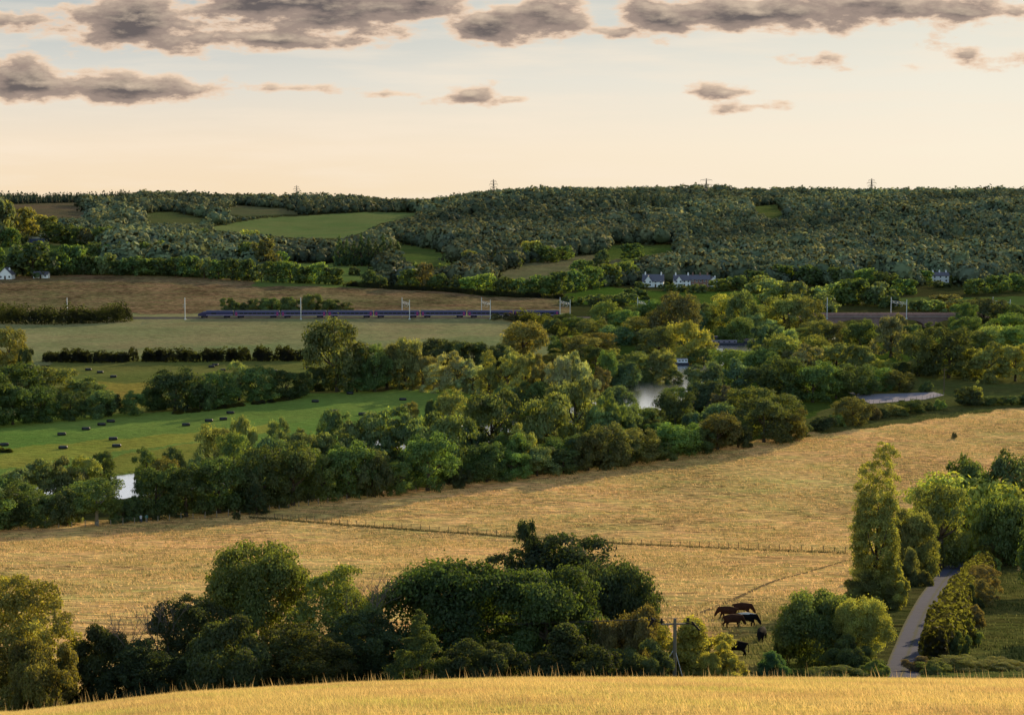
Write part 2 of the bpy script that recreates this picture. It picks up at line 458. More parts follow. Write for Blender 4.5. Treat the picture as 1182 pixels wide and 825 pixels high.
def water_mat():
    m, nt = new_mat("river_water")
    out = N(nt, 'ShaderNodeOutputMaterial'); b = N(nt, 'ShaderNodeBsdfPrincipled')
    b.inputs['Base Color'].default_value = (.02, .025, .018, 1); b.inputs['Roughness'].default_value = .04; b.inputs['IOR'].default_value = 1.33
    b.inputs['Specular IOR Level'].default_value = 1.0
    geo = N(nt, 'ShaderNodeNewGeometry'); nz = N(nt, 'ShaderNodeTexNoise', i_Scale=1.2, i_Detail=3.0)
    L(nt, geo.outputs['Position'], nz.inputs['Vector'])
    bp = N(nt, 'ShaderNodeBump', i_Strength=.3, i_Distance=.12); L(nt, nz.outputs['Fac'], bp.inputs['Height'])
    L(nt, bp.outputs[0], b.inputs['Normal'])
    g = N(nt, 'ShaderNodeBsdfGlossy', i_Roughness=.22); g.inputs[0].default_value = (.95, .97, 1, 1); L(nt, bp.outputs[0], g.inputs['Normal'])
    mx = N(nt, 'ShaderNodeMixShader', i_0=.95); L(nt, b.outputs[0], mx.inputs[1]); L(nt, g.outputs[0], mx.inputs[2])
    L(nt, mx.outputs[0], out.inputs[0])
    return m
ribbon([(x, y, 0) for x, y in RIV], 16.5, 0, 'river', water_mat(), 'calm river reflecting the bright sky between the trees', 'water', zfix=-.75)

def lane_mat():
    m, nt = new_mat("lane_surface")
    out = N(nt, 'ShaderNodeOutputMaterial'); b = N(nt, 'ShaderNodeBsdfPrincipled', i_Roughness=.9)
    b.inputs['Specular IOR Level'].default_value = .03
    geo = N(nt, 'ShaderNodeNewGeometry')
    n1 = N(nt, 'ShaderNodeTexNoise', i_Scale=.8, i_Detail=7.0); L(nt, geo.outputs['Position'], n1.inputs['Vector'])
    n2 = N(nt, 'ShaderNodeTexNoise', i_Scale=9.0, i_Detail=3.0); L(nt, geo.outputs['Position'], n2.inputs['Vector'])
    f = math_n(nt, 'ADD', math_n(nt, 'MULTIPLY', n1.outputs['Fac'], .7), math_n(nt, 'MULTIPLY', n2.outputs['Fac'], .3))
    la = N(nt, 'ShaderNodeAttribute', attribute_name='across')
    n3 = N(nt, 'ShaderNodeTexNoise', i_Scale=2.2, i_Detail=4.0); L(nt, geo.outputs['Position'], n3.inputs['Vector'])
    edge = math_n(nt, 'ADD', math_n(nt, 'ABSOLUTE', la.outputs['Fac']), math_n(nt, 'MULTIPLY_ADD', n3.outputs['Fac'], .7, -.35))
    c = mix_col(nt, f, (.05, .056, .095), (.10, .105, .145))
    mid = math_n(nt, 'LESS_THAN', edge, .10)
    c = mix_col(nt, math_n(nt, 'MULTIPLY', mid, .6), c, (.07, .075, .03))
    c = mix_col(nt, math_n(nt, 'MULTIPLY', math_n(nt, 'GREATER_THAN', edge, .86), .9), c, (.085, .085, .035))
    L(nt, c, b.inputs['Base Color']); L(nt, b.outputs[0], out.inputs[0])
    return m
ribbon(LANE, lambda t: 1.1 + .5 * min(1, t * 1.8), .06, 'lane', lane_mat(), 'narrow grey country lane curving down between hedges', 'road', cross=7)
ribbon([P(797, 712), P(850, 690), P(905, 667), P(976, 647)], .32, .035, 'path', simple_mat("worn_earth", (.15, .112, .06), .95, 0, .4, .7, 0.0), 'thin dark track worn diagonally across the dry meadow', 'path')

# riding arena by the river bend
ar = [P(975, 452), P(1005, 466), P(1068, 461), P(1090, 456), P(1078, 452.5), P(1040, 454), P(1003, 455)]
ar_me = MB()
ar_me.poly([(p.x, p.y, p.z + .05) for p in ar])
tag(ar_me.build('arena_ground', simple_mat("arena_sand", (.30, .28, .335), .9, 0, .15, .4, .03)), 'pale lilac grey riding arena surface beside the hedge', 'arena', kind='structure')

# ------------------------------------------------------------------ foliage prototypes
def rand_dirs(n, g):
    v = g.normal(size=(n, 3)); return v / np.linalg.norm(v, axis=1, keepdims=True)

def lumps(style, g):
    """primary lobes of a crown: centres, radii; horizontal radius 1, height h"""
    C, R = [], []
    if style in ('round', 'oak', 'wide'):
        h = {'round': 1.9, 'oak': 1.6, 'wide': 1.25}[style]
        for i in range(30):
            t = g.uniform(.06, .93)
            w = math.sqrt(max(.03, 1 - ((t - .45) / .56) ** 2)) if t > .45 else .80 + .2 * t / .45
            an = i * 2.399 + g.uniform(-.5, .5); rr = w * g.uniform(.45, .78)
            C.append((rr * math.cos(an), rr * math.sin(an), t * h)); R.append(g.uniform(.26, .44))
        for t in (.25, .5, .72): C.append((0, 0, h * t)); R.append(.5)
    elif style == 'dome':
        h = 1.6
        for i in range(9):
            an = i * 2.399; rr = math.sqrt((i + .3) / 9) * .62
            C.append((rr * math.cos(an), rr * math.sin(an), h * (.62 - .38 * rr * rr + g.uniform(-.1, .06)))); R.append(g.uniform(.36, .52))
    elif style == 'willow':
        h = 1.7
        for i in range(22):
            an = g.uniform(0, 2 * PI); rr = math.sqrt(g.uniform()) * .72
            top = h * (1 - .55 * rr ** 2)
            C.append((rr * math.cos(an), rr * math.sin(an), g.uniform(.18, .86) * top)); R.append(g.uniform(.20, .34))
        C.append((0, 0, h * .45)); R.append(.55)
    elif style == 'tall':
        h = 3.0
        for i in range(22):
            an = g.uniform(0, 2 * PI); t = g.uniform(.05, .9); w = math.sin(min(1, t * 1.5 + .25) * PI / 2) * (1 - .45 * max(0, t - .5) / .5)
            rr = math.sqrt(g.uniform()) * .68 * w
            C.append((rr * math.cos(an), rr * math.sin(an), t * h)); R.append(g.uniform(.24, .40))
    elif style == 'bush':
        h = 1.2
        for i in range(18):
            an = g.uniform(0, 2 * PI); rr = math.sqrt(g.uniform()) * .72
            C.append((rr * math.cos(an), rr * math.sin(an), g.uniform(.1, .85) * h * (1 - .5 * rr * rr))); R.append(g.uniform(.22, .36))
        C.append((0, 0, .4)); R.append(.5)
    elif style == 'spiky':
        h = 2.0
        for i in range(64):
            an = i * 2.399; rr = math.sqrt((i + .5) / 64) * .78
            C.append((rr * math.cos(an), rr * math.sin(an), g.uniform(.12, .97) * h * (1 - .5 * rr ** 1.5))); R.append(g.uniform(.15, .27))
        for t in (.3, .55, .8, 1.1): C.append((0, 0, t)); R.append(.5)
    elif style == 'poplar':
        h = 5.4
        h = 6.0
        for (ox, oy, z0, hh, w) in ((.34, 0, 2.0, 6.0, .47), (-.34, .05, 1.8, 5.3, .40), (0, 0, 0, 3.6, .78), (.05, -.2, .3, 3.2, .80), (-.5, 0, .4, 3.9, .40), (.52, 0, .3, 4.2, .40)):
            k = int(20 * (hh - z0) / 3 * (1 + w))
            for i in range(k):
                t = (i + .5) / k
                wr = w * (1.0 if t < .85 else 1.0 - .4 * (t - .85) / .15) * (.8 + .2 * min(1, t * 4))
                an = i * 2.399
                rl = min(.34, wr * g.uniform(.6, .95)) * g.uniform(.75, 1.1)
                C.append((ox + (wr - rl * .6) * math.cos(an), oy + (wr - rl * .6) * math.sin(an), z0 + t * (hh - z0))); R.append(rl)
            C.append((ox, oy, (z0 + hh) / 2 - .3)); R.append(w * .8)
    elif style == 'conifer':
        h = 2.8
        for i in range(30):
            t = (i + .5) / 30; an = i * 2.4
            rr = .72 * (1 - t) + .02
            C.append((rr * math.cos(an) * .7, rr * math.sin(an) * .7, t * h * .97)); R.append(.36 * (1 - t) + .08)
    return np.array(C), np.array(R), h

def crown_arrays(style, seed, n, leaf, rnd=.7, sub=7, elong=1.5, core=False):
    g = np.random.default_rng(seed)
    C, R, h = lumps(style, g)
    # secondary clumps on the lobes
    C2, R2, T2 = [], [], []
    for c, r in zip(C, R):
        t = g.uniform(.72, 1.2)
        dd = rand_dirs(sub, g)
        out = c - np.array([0, 0, h * .4]); on = np.linalg.norm(out)
        if on > .15: dd = dd + .7 * out / on
        dd /= np.linalg.norm(dd, axis=1, keepdims=True)
        for d in dd:
            C2.append(c + d * r * .72); R2.append(r * g.uniform(.38, .62)); T2.append(t * g.uniform(.82, 1.2))
    C2, R2, T2 = np.array(C2), np.array(R2), np.array(T2)
    p = R2 ** 2; p /= p.sum()
    k = g.choice(len(R2), n, p=p)
    d = rand_dirs(n, g)
    if style in ('willow',): d[:, 2] = np.abs(d[:, 2]) * .7 - .1
    else: d[:, 2] = np.where(d[:, 2] < -.3, -d[:, 2], d[:, 2])
    d /= np.linalg.norm(d, axis=1, keepdims=True)
    pos = C2[k] + d * (R2[k] * g.uniform(.55, 1.12, n))[:, None]
    # ragged stray leaves
    stray = g.uniform(size=n) < .05
    pos[stray] += d[stray] * (R2[k][stray] * g.uniform(.1, .5, stray.sum()))[:, None]
    zt = np.percentile(pos[:, 2], 99.3); zb_ = np.percentile(pos[:, 2], .7)
    pos[:, 2] = np.maximum((pos[:, 2] - zb_) / (zt - zb_) * h, .01)
    pos[:, :2] -= np.median(pos[:, :2], 0)
    pos[:, :2] /= np.percentile(np.abs(pos[:, :2]), 97.5)
    nr = d * .75 + rand_dirs(n, g) * rnd; nr /= np.linalg.norm(nr, axis=1, keepdims=True)
    up = rand_dirs(n, g)
    if style in ('willow',): up = up * .4 + np.array([0, 0, 1.0])
    u = np.cross(nr, up); u /= np.linalg.norm(u, axis=1, keepdims=True) + 1e-9
    v = np.cross(nr, u)
    s = leaf * g.uniform(.55, 1.35, n)
    su, sv = (s * .5)[:, None] * u, (s * .5 * elong)[:, None] * v
    V = np.stack([pos - sv, pos + su * .9 + sv * .1, pos + sv, pos - su * .9 + sv * .1], 1).reshape(-1, 3)
    tint = T2[k] * g.uniform(.75, 1.25, n)
    hue = g.uniform(-.12, .12, n)
    col = np.stack([tint * (1 + hue), tint, tint * (1 - hue)], 1)
    col = np.repeat(col, 4, 0)
    Q = np.arange(4 * n).reshape(-1, 4)
    def nrm_(a): return a / (np.linalg.norm(a, axis=1, keepdims=True) + 1e-9)
    cn = nrm_(.6 * nrm_(C2[k] - C[k // sub] + d * .1) + .6 * nrm_(pos - np.array([0, 0, h * .42])) + .35 * d)
    crown_arrays.cn = np.repeat(cn, 4, 0)
    return V, Q, col, h

def core_arrays(style, seed):
    """closed inner mass that keeps far crowns opaque"""
    g = np.random.default_rng(seed)
    C, R, h = lumps(style, g)
    Vs, Qs, cs = [], [], []
    base = bmesh.new(); bmesh.ops.create_icosphere(base, subdivisions=1, radius=1.0)
    bv = np.array([v.co[:] for v in base.verts]); bf = np.array([[v.index for v in f.verts] for f in base.faces]); base.free()
    for i, (c, r) in enumerate(zip(C, R)):
        vv = bv * r * .85 * g.uniform(.85, 1.15, (len(bv), 1)) + c
        Qs.append(bf + sum(len(x) for x in Vs)); Vs.append(vv); cs.append(np.full((len(bv), 3), g.uniform(.65, .95)))
    return np.concatenate(Vs), np.concatenate(Qs), np.concatenate(cs), h

CROWN_MESH = {}
def crown_mesh(style, seed, n, leaf, **kw):
    kw.setdefault('rnd', .34 if n == 12000 else .35 if n < 5000 else .6)
    key = (style, seed, n)
    if key not in CROWN_MESH:
        V, Q, c, h = crown_arrays(style, seed, n, leaf, **kw)
        CROWN_MESH[key] = (mesh_np('crown', V, Q, MAT_LEAF, {'leafcol': c, 'cn': crown_arrays.cn}), h)
    return CROWN_MESH[key]
NEAR_P = {s: [(s, 100 + i, 42000, .036) for i in range(k)] for s, k in (('round', 3), ('oak', 3), ('wide', 2), ('willow', 2), ('bush', 4), ('spiky', 3), ('tall', 1), ('conifer', 1))}
NEAR_P['poplar'] = [('poplar', 100, 60000, .055)]
MID_P = {s: [(s, 200 + i, 12000, .055) for i in range(k)] for s, k in (('round', 5), ('oak', 4), ('wide', 3), ('willow', 5), ('bush', 4), ('spiky', 2), ('tall', 3), ('conifer', 2))}
FAR_P = {s: [(s, 300 + i, 1700, .15) for i in range(k)] for s, k in (('round', 4), ('oak', 3), ('wide', 2), ('willow', 3), ('bush', 3), ('spiky', 2), ('tall', 2), ('conifer', 2))}

def trunk_mesh(seed, limbs=5, stem=False):
    g = random.Random(seed)
    b = MB()
    if stem:
        for i in range(5):
            an = g.uniform(0, 2 * PI); r = g.uniform(.1, .35)
            b.tube((.06 * math.cos(an), .06 * math.sin(an), -.05), (r * math.cos(an), r * math.sin(an), g.uniform(.5, .8)), .04, .012, 6)
    else:
        b.tube((0, 0, -.04), (.01, 0, .10), .055, .038, 9)
        b.tube((.01, 0, .10), (.0, .01, .42), .038, .028, 9)
        b.tube((.0, .01, .42), (.02, -.01, .8), .028, .008, 7)
        for i in range(limbs):
            an = i * 2 * PI / limbs + g.uniform(-.4, .4); z0 = g.uniform(.22, .5)
            q = Vector((.16 * math.cos(an), .16 * math.sin(an), z0 + .12))
            b.tube((0, 0, z0), q, .02, .014, 6)
            b.tube(q, q + Vector((.14 * math.cos(an + .3), .14 * math.sin(an + .3), g.uniform(.1, .24))), .014, .004, 6)
    return b.mesh('trunk', MAT_BARK, True)
TRUNKS = [trunk_mesh(i) for i in range(4)]
STEMS = [trunk_mesh(20 + i, stem=True) for i in range(3)]

# kind: style list, colour, words
KINDS = {
    'o': (['oak', 'round'], (.045, .066, .022), 'dark green rounded tree'),
    'g': (['round', 'oak'], (.062, .088, .026), 'mid green rounded tree'),
    'y': (['round', 'oak'], (.125, .118, .030), 'yellow green sunlit tree'),
    'w': (['willow'], (.085, .105, .046), 'grey green willow'),
    'p': (['willow'], (.15, .145, .085), 'pale silvery willow'),
    't': (['bush', 'wide'], (.050, .074, .040), 'bluish green bushy tree'),
    'b': (['bush'], (.050, .062, .024), 'dark leafy shrub'),
    'u': (['bush'], (.085, .105, .030), 'light green shrub'),
    'c': (['conifer'], (.030, .048, .022), 'dark pointed conifer'),
    'k': (['spiky'], (.040, .052, .024), 'dark ragged tree'),
    'r': (['bush'], (.072, .062, .032), 'reddish brown shrub'),
    's': (['spiky', 'bush'], (.125, .098, .050), 'straw coloured dry shrub'),
    'l': (['tall'], (.085, .095, .035), 'tall slender tree'),
    'm': (['wide'], (.055, .080, .028), 'broad spreading tree'),
}
SHRUBBY = set('tburs')
ORD = ['first', 'second', 'third', 'fourth', 'fifth', 'sixth', 'seventh', 'eighth', 'ninth', 'tenth', 'eleventh', 'twelfth', 'thirteenth', 'fourteenth', 'fifteenth', 'sixteenth', 'seventeenth', 'eighteenth', 'nineteenth', 'twentieth',
       'twenty-first', 'twenty-second', 'twenty-third', 'twenty-fourth', 'twenty-fifth', 'twenty-sixth', 'twenty-seventh', 'twenty-eighth', 'twenty-ninth', 'thirtieth', 'thirty-first', 'thirty-second', 'thirty-third', 'thirty-fourth', 'thirty-fifth', 'thirty-sixth', 'thirty-seventh', 'thirty-eighth', 'thirty-ninth', 'fortieth']
TREES = []       # (empty, kind, px, zone)
def tree(px, base, top, w, kind, zone, D=None, lod=None, label=None, style=None, col=None, cb=None, squash=1.0, trunk=True, pale=False, sx=1.0):
    p = AT(px, D) if D else P(px, base)
    D = p.y
    H = zray(top, D) - p.z
    R = w * .5 * D / F
    H = max(H, R * .5)
    styles, c0, words = KINDS[kind]
    st = style or styles[random.randrange(len(styles))]
    pool = (NEAR_P if D < 240 else MID_P if D < 900 else FAR_P) if lod is None else lod
    key = pool[st][random.randrange(len(pool[st]))]
    me, h = crown_mesh(*key)
    shrub = kind in SHRUBBY
    if cb is None: cb = .0 if (shrub or st in ('poplar', 'willow', 'conifer')) else .03 if H < 2.6 * R else .06
    e = empty('shrub' if shrub else 'tree', (p.x, p.y, p.z - .05), random.uniform(0, 2 * PI))
    if st == 'poplar': e.rotation_euler = (0, 0, 0); e.name = 'poplar_tree'
    if st == 'willow': e.name = 'willow_tree'
    if st == 'conifer': e.name = 'conifer_tree'
    cr = link('foliage' if shrub else 'crown', me, e, (0, 0, cb * H))
    # unit crown: horizontal extent about 1.0, vertical h
    cr.scale = (R * 1.08 * sx, R * 1.08, H * (1 - cb) / h * .99)
    cc = col or c0
    v = random.uniform(.85, 1.18)
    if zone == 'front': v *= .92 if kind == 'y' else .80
    cr.color = (cc[0] * v * random.uniform(.93, 1.08), cc[1] * v, cc[2] * v * random.uniform(.9, 1.1), 1)
    tm = random.choice(STEMS if shrub else TRUNKS)
    t = link('stem' if shrub else 'trunk', tm, e)
    t.scale = (H * .9, H * .9, H * .85) if not shrub else (R, R, H * .8)
    if st == 'poplar': t.scale = (R * 3, R * 3, H * .8)
    if pale: t.data = PALE_TRUNK; t.scale = (H, H, H)
    TREES.append([e, kind, px, zone, words, label, w, D])
    return e
PALE_TRUNK = trunk_mesh(3).copy(); PALE_TRUNK.materials.clear(); PALE_TRUNK.materials.append(MAT_PALEBARK)

ZONE_WORDS = {
    'front': 'behind the foreground grass crest',
    'lane': 'beside the grey lane',
    'belt': 'along the meadow edge of riverside belt',
    'bank': 'deeper inside the riverside belt',
    'mid': 'in the line beyond the mown meadow',
    'tall': 'in the row left of river bend',
    'isle': 'around the bright river bend',
    'east': 'on flat land before the viaduct',
    'rail': 'close along the railway line',
    'house': 'around the white houses below the wood',
    'farm': 'along the far edge of brown field',
    'farmback': 'near the blue barn at far left',
    'valley': 'at the wooded hill foot beyond train',
    'hedge': 'in the thin hedge before the arena',
}
def T(zone, rows, **kw):
    for r in rows:
        ex = dict(kw)
        if len(r) > 5: ex.update(r[5])
        tree(*r[:5], zone, **ex)

# --- foreground thicket (hidden bases, placed by depth)
T('front', [
    (14, 0, 668, 118, 'y', dict(D=97, style='spiky', col=(.135, .10, .022), label='golden tree with feathery pointed branches at the left edge of the foreground thicket')),
    (30, 0, 746, 84, 'y', dict(D=90, style='bush', col=(.12, .10, .022), label='low yellowish undergrowth at the foot of the golden tree at left edge')),
    (112, 0, 724, 90, 'b', dict(D=97, label='dark arching shrub right of the golden tree at the left edge')),
    (160, 0, 742, 90, 'k', dict(D=95, label='low dark shrub below the bare dead sapling')),
    (215, 0, 690, 100, 'k', dict(D=100, style='spiky', label='dark ragged tree on the left flank of the round golden-crowned tree')),
    (287, 0, 633, 118, 'o', dict(D=106, style='round', col=(.075, .083, .02), label='round topped olive tree with golden lit clumps, left of centre')),
    (262, 0, 715, 120, 'b', dict(D=94, label='dark undergrowth in front of the round olive tree')),
    (340, 0, 722, 110, 'k', dict(D=95, col=(.06, .068, .02), label='tangled dark shrub right of the undergrowth below the olive tree')),
    (388, 0, 658, 105, 'y', dict(D=103, style='spiky', col=(.085, .088, .02), label='yellow green loose tree with upright sprigs beside the round olive tree')),
    (418, 0, 705, 90, 'k', dict(D=99, label='dark ragged shrub between the loose sprigged tree and the dense dome tree')),
    (514, 0, 648, 142, 'o', dict(D=104, style='oak', col=(.032, .055, .016), label='large dense dark green dome shaped tree in the foreground thicket')),
    (482, 0, 706, 68, 'u', dict(D=92, style='conifer', col=(.055, .07, .02), label='small pointed lighter green sapling in front of the dense dome tree')),
    (545, 0, 738, 90, 'b', dict(D=93, col=(.04, .052, .018), label='low dark shrub at the right foot of the dense dome tree')),
    (648, 0, 622, 165, 'k', dict(D=116, style='spiky', col=(.026, .040, .022), label='tallest dark tree with spiky crown in the foreground thicket')),
    (614, 0, 604, 58, 'k', dict(D=117, style='spiky', col=(.026, .040, .022), label='narrow dark spire tree at the very top of the foreground thicket')),
    (632, 0, 662, 128, 'o', dict(D=103, style='oak', col=(.042, .055, .016), label='broad dark tree in front of the tallest spiky tree')),
    (655, 0, 722, 120, 'b', dict(D=95, col=(.036, .045, .016), label='dark undergrowth below the broad tree in front of the spiky one')),
    (706, 0, 650, 100, 'k', dict(D=110, style='wide', col=(.034, .042, .02), label='dark sloping crown on the right flank of the tallest spiky tree')),
    (728, 0, 702, 74, 'r', dict(D=101, col=(.10, .07, .026), label='rusty brown leaved shrub left of the wooden electricity pole')),
    (745, 0, 740, 70, 'b', dict(D=97, label='low green shrub beneath the rusty leaved shrub')),
    (800, 0, 716, 104, 'y', dict(D=104, style='bush', col=(.135, .105, .02), label='golden yellow bush just behind the wooden electricity pole')),
    (772, 0, 738, 70, 'y', dict(D=105, style='bush', col=(.10, .085, .02), label='golden bush left of the wooden electricity pole base')),
    (835, 0, 742, 46, 'y', dict(D=99, style='bush', col=(.12, .10, .02), label='small golden shrub at the right end of the golden bush')),
    (893, 0, 752, 46, 'u', dict(D=104, col=(.04, .075, .035), label='low teal green leafy plant between the cattle and the round bush')),
    (956, 0, 686, 92, 'b', dict(D=118, style='wide', col=(.062, .075, .026), label='big rounded dark bush below the poplar')),
    (913, 0, 704, 34, 'b', dict(D=120, label='dark shoulder of shrubbery left of the big rounded bush')),
    (996, 0, 690, 58, 'y', dict(D=115, style='oak', col=(.135, .125, .03), label='yellow green small tree on the right side of the big rounded bush')),
    (985, 0, 735, 60, 'b', dict(D=111, label='dark low shrub under the yellow green small tree')),
    (1015, 0, 762, 30, 'u', dict(D=106, label='small light green plant at the left edge of the lane foot')),
    (970, 0, 768, 60, 'u', dict(D=104, col=(.09, .10, .03), label='low weedy plants in front of the big rounded bush')),
])
T('lane', [
    (1010, 702, 516, 47, 'l', dict(style='poplar', col=(.12, .12, .032), cb=0, label='tall split-topped poplar standing beside the lane')),
    (1005, 703, 660, 56, 'w', dict(style='willow', col=(.085, .085, .025), label='bushy growth around the foot of the poplar')),
    (1032, 703, 655, 34, 'y', dict(style='bush', label='small yellow lit shrub at the right foot of the poplar')),
    (1054, 668, 590, 54, 'g', dict(style='wide', col=(.085, .085, .028), label='brownish green tree just right of the poplar')),
    (1050, 676, 634, 40, 'b', dict(col=(.075, .068, .028), label='shaded brown undergrowth left of where the lane disappears')),
    (1116, 644, 549, 124, 'g', dict(style='wide', col=(.125, .13, .026), label='large yellow green tree arching over the top of the lane')),
    (1086, 655, 560, 60, 'g', dict(style='round', col=(.09, .092, .025), label='tree filling the gap between the poplar and the arching tree')),
    (1120, 640, 531, 66, 'o', dict(style='oak', label='dark dome tree behind the arching lane tree')),
    (1165, 640, 528, 70, 'g', dict(style='oak', col=(.06, .085, .04), label='bluish green dome tree behind the lane at the right edge')),
    (1160, 652, 572, 60, 'g', dict(style='wide', label='green tree below the bluish dome at the right edge')),
    (1180, 650, 590, 60, 'o', dict(style='wide', label='dark tree cut by the right edge above the grass slope')),
    (1142, 650, 600, 46, 'y', dict(style='bush', col=(.13, .12, .025), label='yellow lit hedge bush where the lane hedge meets the arching tree')),
    (1148, 652, 624, 30, 'r', dict(col=(.12, .08, .03), label='orange tinted hedge shrub at the top of the lane hedge')),
    (1140, 660, 636, 28, 'u', dict(label='green hedge shrub beside the upper bend of the lane')),
    (1134, 690, 652, 36, 's', dict(label='largest straw coloured dry shrub in the lane hedge')),
    (1120, 702, 674, 26, 'b', dict(label='dark hedge shrub below the large straw shrub')),
    (1133, 700, 668, 24, 's', dict(label='narrow straw shrub on the field side of the lane hedge')),
    (1124, 725, 698, 28, 's', dict(col=(.13, .092, .04), label='straw orange shrub midway down the lane hedge')),
    (1107, 735, 704, 28, 'b', dict(label='dark hedge shrub halfway down the lane')),
    (1116, 745, 716, 34, 'u', dict(label='bright green hedge shrub near the lower lane')),
    (1100, 760, 730, 32, 'b', dict(label='dark green hedge shrub near the foot of the lane')),
    (1070, 0, 757, 40, 'r', dict(D=112, col=(.09, .065, .045), label='purplish brown weeds at the right foot of the lane')),
    (1112, 0, 757, 58, 's', dict(D=113, col=(.125, .115, .04), label='low spreading yellow shrub at the bottom of the lane hedge')),
    (1084, 0, 763, 40, 'u', dict(D=110, label='grassy green clump right of the lane foot')),
    (1166, 0, 772, 50, 's', dict(D=113, col=(.13, .12, .045), label='faded low shrub at the bottom right of the grass slope')),
    # trees standing just outside the frame on the right: they shade the slope
    (1235, 690, 560, 90, 'o', dict(label='dark tree just beyond the right edge above the grass slope')),
    (1265, 740, 600, 110, 'o', dict(label='dark tree beyond the right edge beside the lower grass slope')),
    (1290, 650, 560, 90, 'g', dict(label='green tree beyond the right edge behind the grass slope')),
])
# --- riverside belt, front row
T('belt', [
    (-20, 612, 560, 60, 'o'), (12, 609, 562, 46, 'o'), (42, 607, 568, 46, 'o'), (76, 606, 566, 44, 'b'), (112, 606, 553, 54, 'g', dict(cb=.28, pale=True, style='oak', label='green tree with a bare pale trunk standing at the meadow fence')), (143, 602, 576, 34, 'b'),
    (162, 600, 574, 30, 'b'), (180, 598, 541, 48, 'o'), (215, 596, 536, 54, 'o'), (253, 592, 528, 56, 'o'), (288, 590, 545, 40, 'b'), (300, 587, 518, 56, 'o'), (296, 593, 560, 26, 'c'),
    (338, 583, 512, 56, 'o'), (372, 577, 520, 46, 'g'), (402, 574, 510, 54, 'o'), (432, 573, 520, 44, 'b'), (458, 571, 532, 36, 'g'), (494, 566, 500, 56, 'o'), (530, 562, 538, 26, 'b'),
    (562, 556, 512, 46, 'o'), (590, 553, 520, 40, 'g'), (620, 549, 515, 46, 'w'), (650, 546, 518, 38, 'o'), (678, 543, 498, 44, 'b', dict(col=(.062, .06, .022))), (704, 540, 490, 50, 'r', dict(style='oak', col=(.062, .064, .028))), (735, 534, 494, 46, 'y', dict(col=(.085, .08, .026))),
    (756, 531, 508, 36, 'u'), (782, 526, 488, 50, 'g'), (803, 523, 494, 36, 'o'), (828, 519, 477, 46, 'o', dict(col=(.07, .066, .022))), (852, 516, 490, 30, 'b'), (882, 510, 460, 56, 'o', dict(col=(.05, .058, .022))), (908, 507, 470, 44, 'k', dict(style='oak', col=(.075, .07, .022))), (925, 503, 488, 26, 'b'),
    (590, 549, 500, 36, 'g'), (640, 543, 505, 34, 'o'), (665, 540, 502, 30, 't'), (722, 535, 500, 30, 'o'), (765, 525, 495, 30, 'o'), (845, 512, 480, 30, 'o'),
])
T('bank', [
    (20, 586, 540, 40, 'w'), (50, 580, 529, 44, 'w'), (78, 576, 527, 40, 'w', dict(col=(.12, .12, .045))), (100, 572, 527, 36, 'y'), (121, 566, 521, 24, 'o'), (0, 590, 548, 44, 'o'), (28, 596, 556, 44, 'g'), (90, 590, 560, 40, 'o'),
    (170, 562, 517, 26, 'o'), (200, 566, 518, 34, 'b'), (190, 580, 530, 34, 'y', dict(col=(.10, .09, .02))), (230, 570, 520, 30, 'w'), (248, 555, 490, 38, 'y', dict(style='round', col=(.10, .095, .03))), (282, 545, 481, 30, 'w', dict(col=(.12, .125, .045))), (270, 560, 500, 34, 'g'),
    (322, 540, 483, 32, 'w'), (345, 552, 497, 40, 'w'), (312, 560, 505, 40, 't'), (385, 530, 474, 42, 'b'), (368, 548, 500, 44, 'w'), (400, 550, 488, 50, 'w', dict(col=(.065, .085, .035))),
    (432, 548, 478, 66, 'w', dict(col=(.062, .082, .034), label='left dome of the great round willow mass in the riverside belt')), (472, 548, 470, 76, 'w', dict(col=(.062, .082, .032), label='highest dome of the great round willow mass in the riverside belt')),
    (512, 548, 478, 62, 'w', dict(col=(.075, .085, .026), label='right yellow edged dome of the great willow mass in the riverside belt')), (545, 535, 488, 28, 't'),
    (567, 530, 452, 76, 'w', dict(col=(.085, .098, .036), label='big light topped willow just right of the great willow mass')), (602, 545, 490, 40, 'y', dict(style='willow')),
    (630, 530, 455, 68, 'w', dict(col=(.072, .085, .030), label='big round willow with golden right side near the river bend')), (664, 515, 438, 56, 'w', dict(col=(.10, .115, .042))), (690, 520, 470, 40, 'w'), (706, 518, 453, 32, 'u', dict(style='willow')), (722, 514, 468, 36, 't'), (742, 507, 468, 40, 'g'), (757, 507, 472, 24, 'b'),
    (475, 497, 464, 18, 'y'), (498, 496, 462, 20, 'b'), (520, 500, 451, 34, 'y', dict(style='oak', col=(.10, .095, .03))), (760, 514, 488, 30, 'g'), (700, 528, 492, 40, 'o'),
    (779, 498, 452, 44, 'o', dict(col=(.040, .052, .022), label='dark rounded tree in front of the bright water of the river bend')), (752, 512, 484, 26, 'b'), (802, 512, 475, 34, 't'),
])
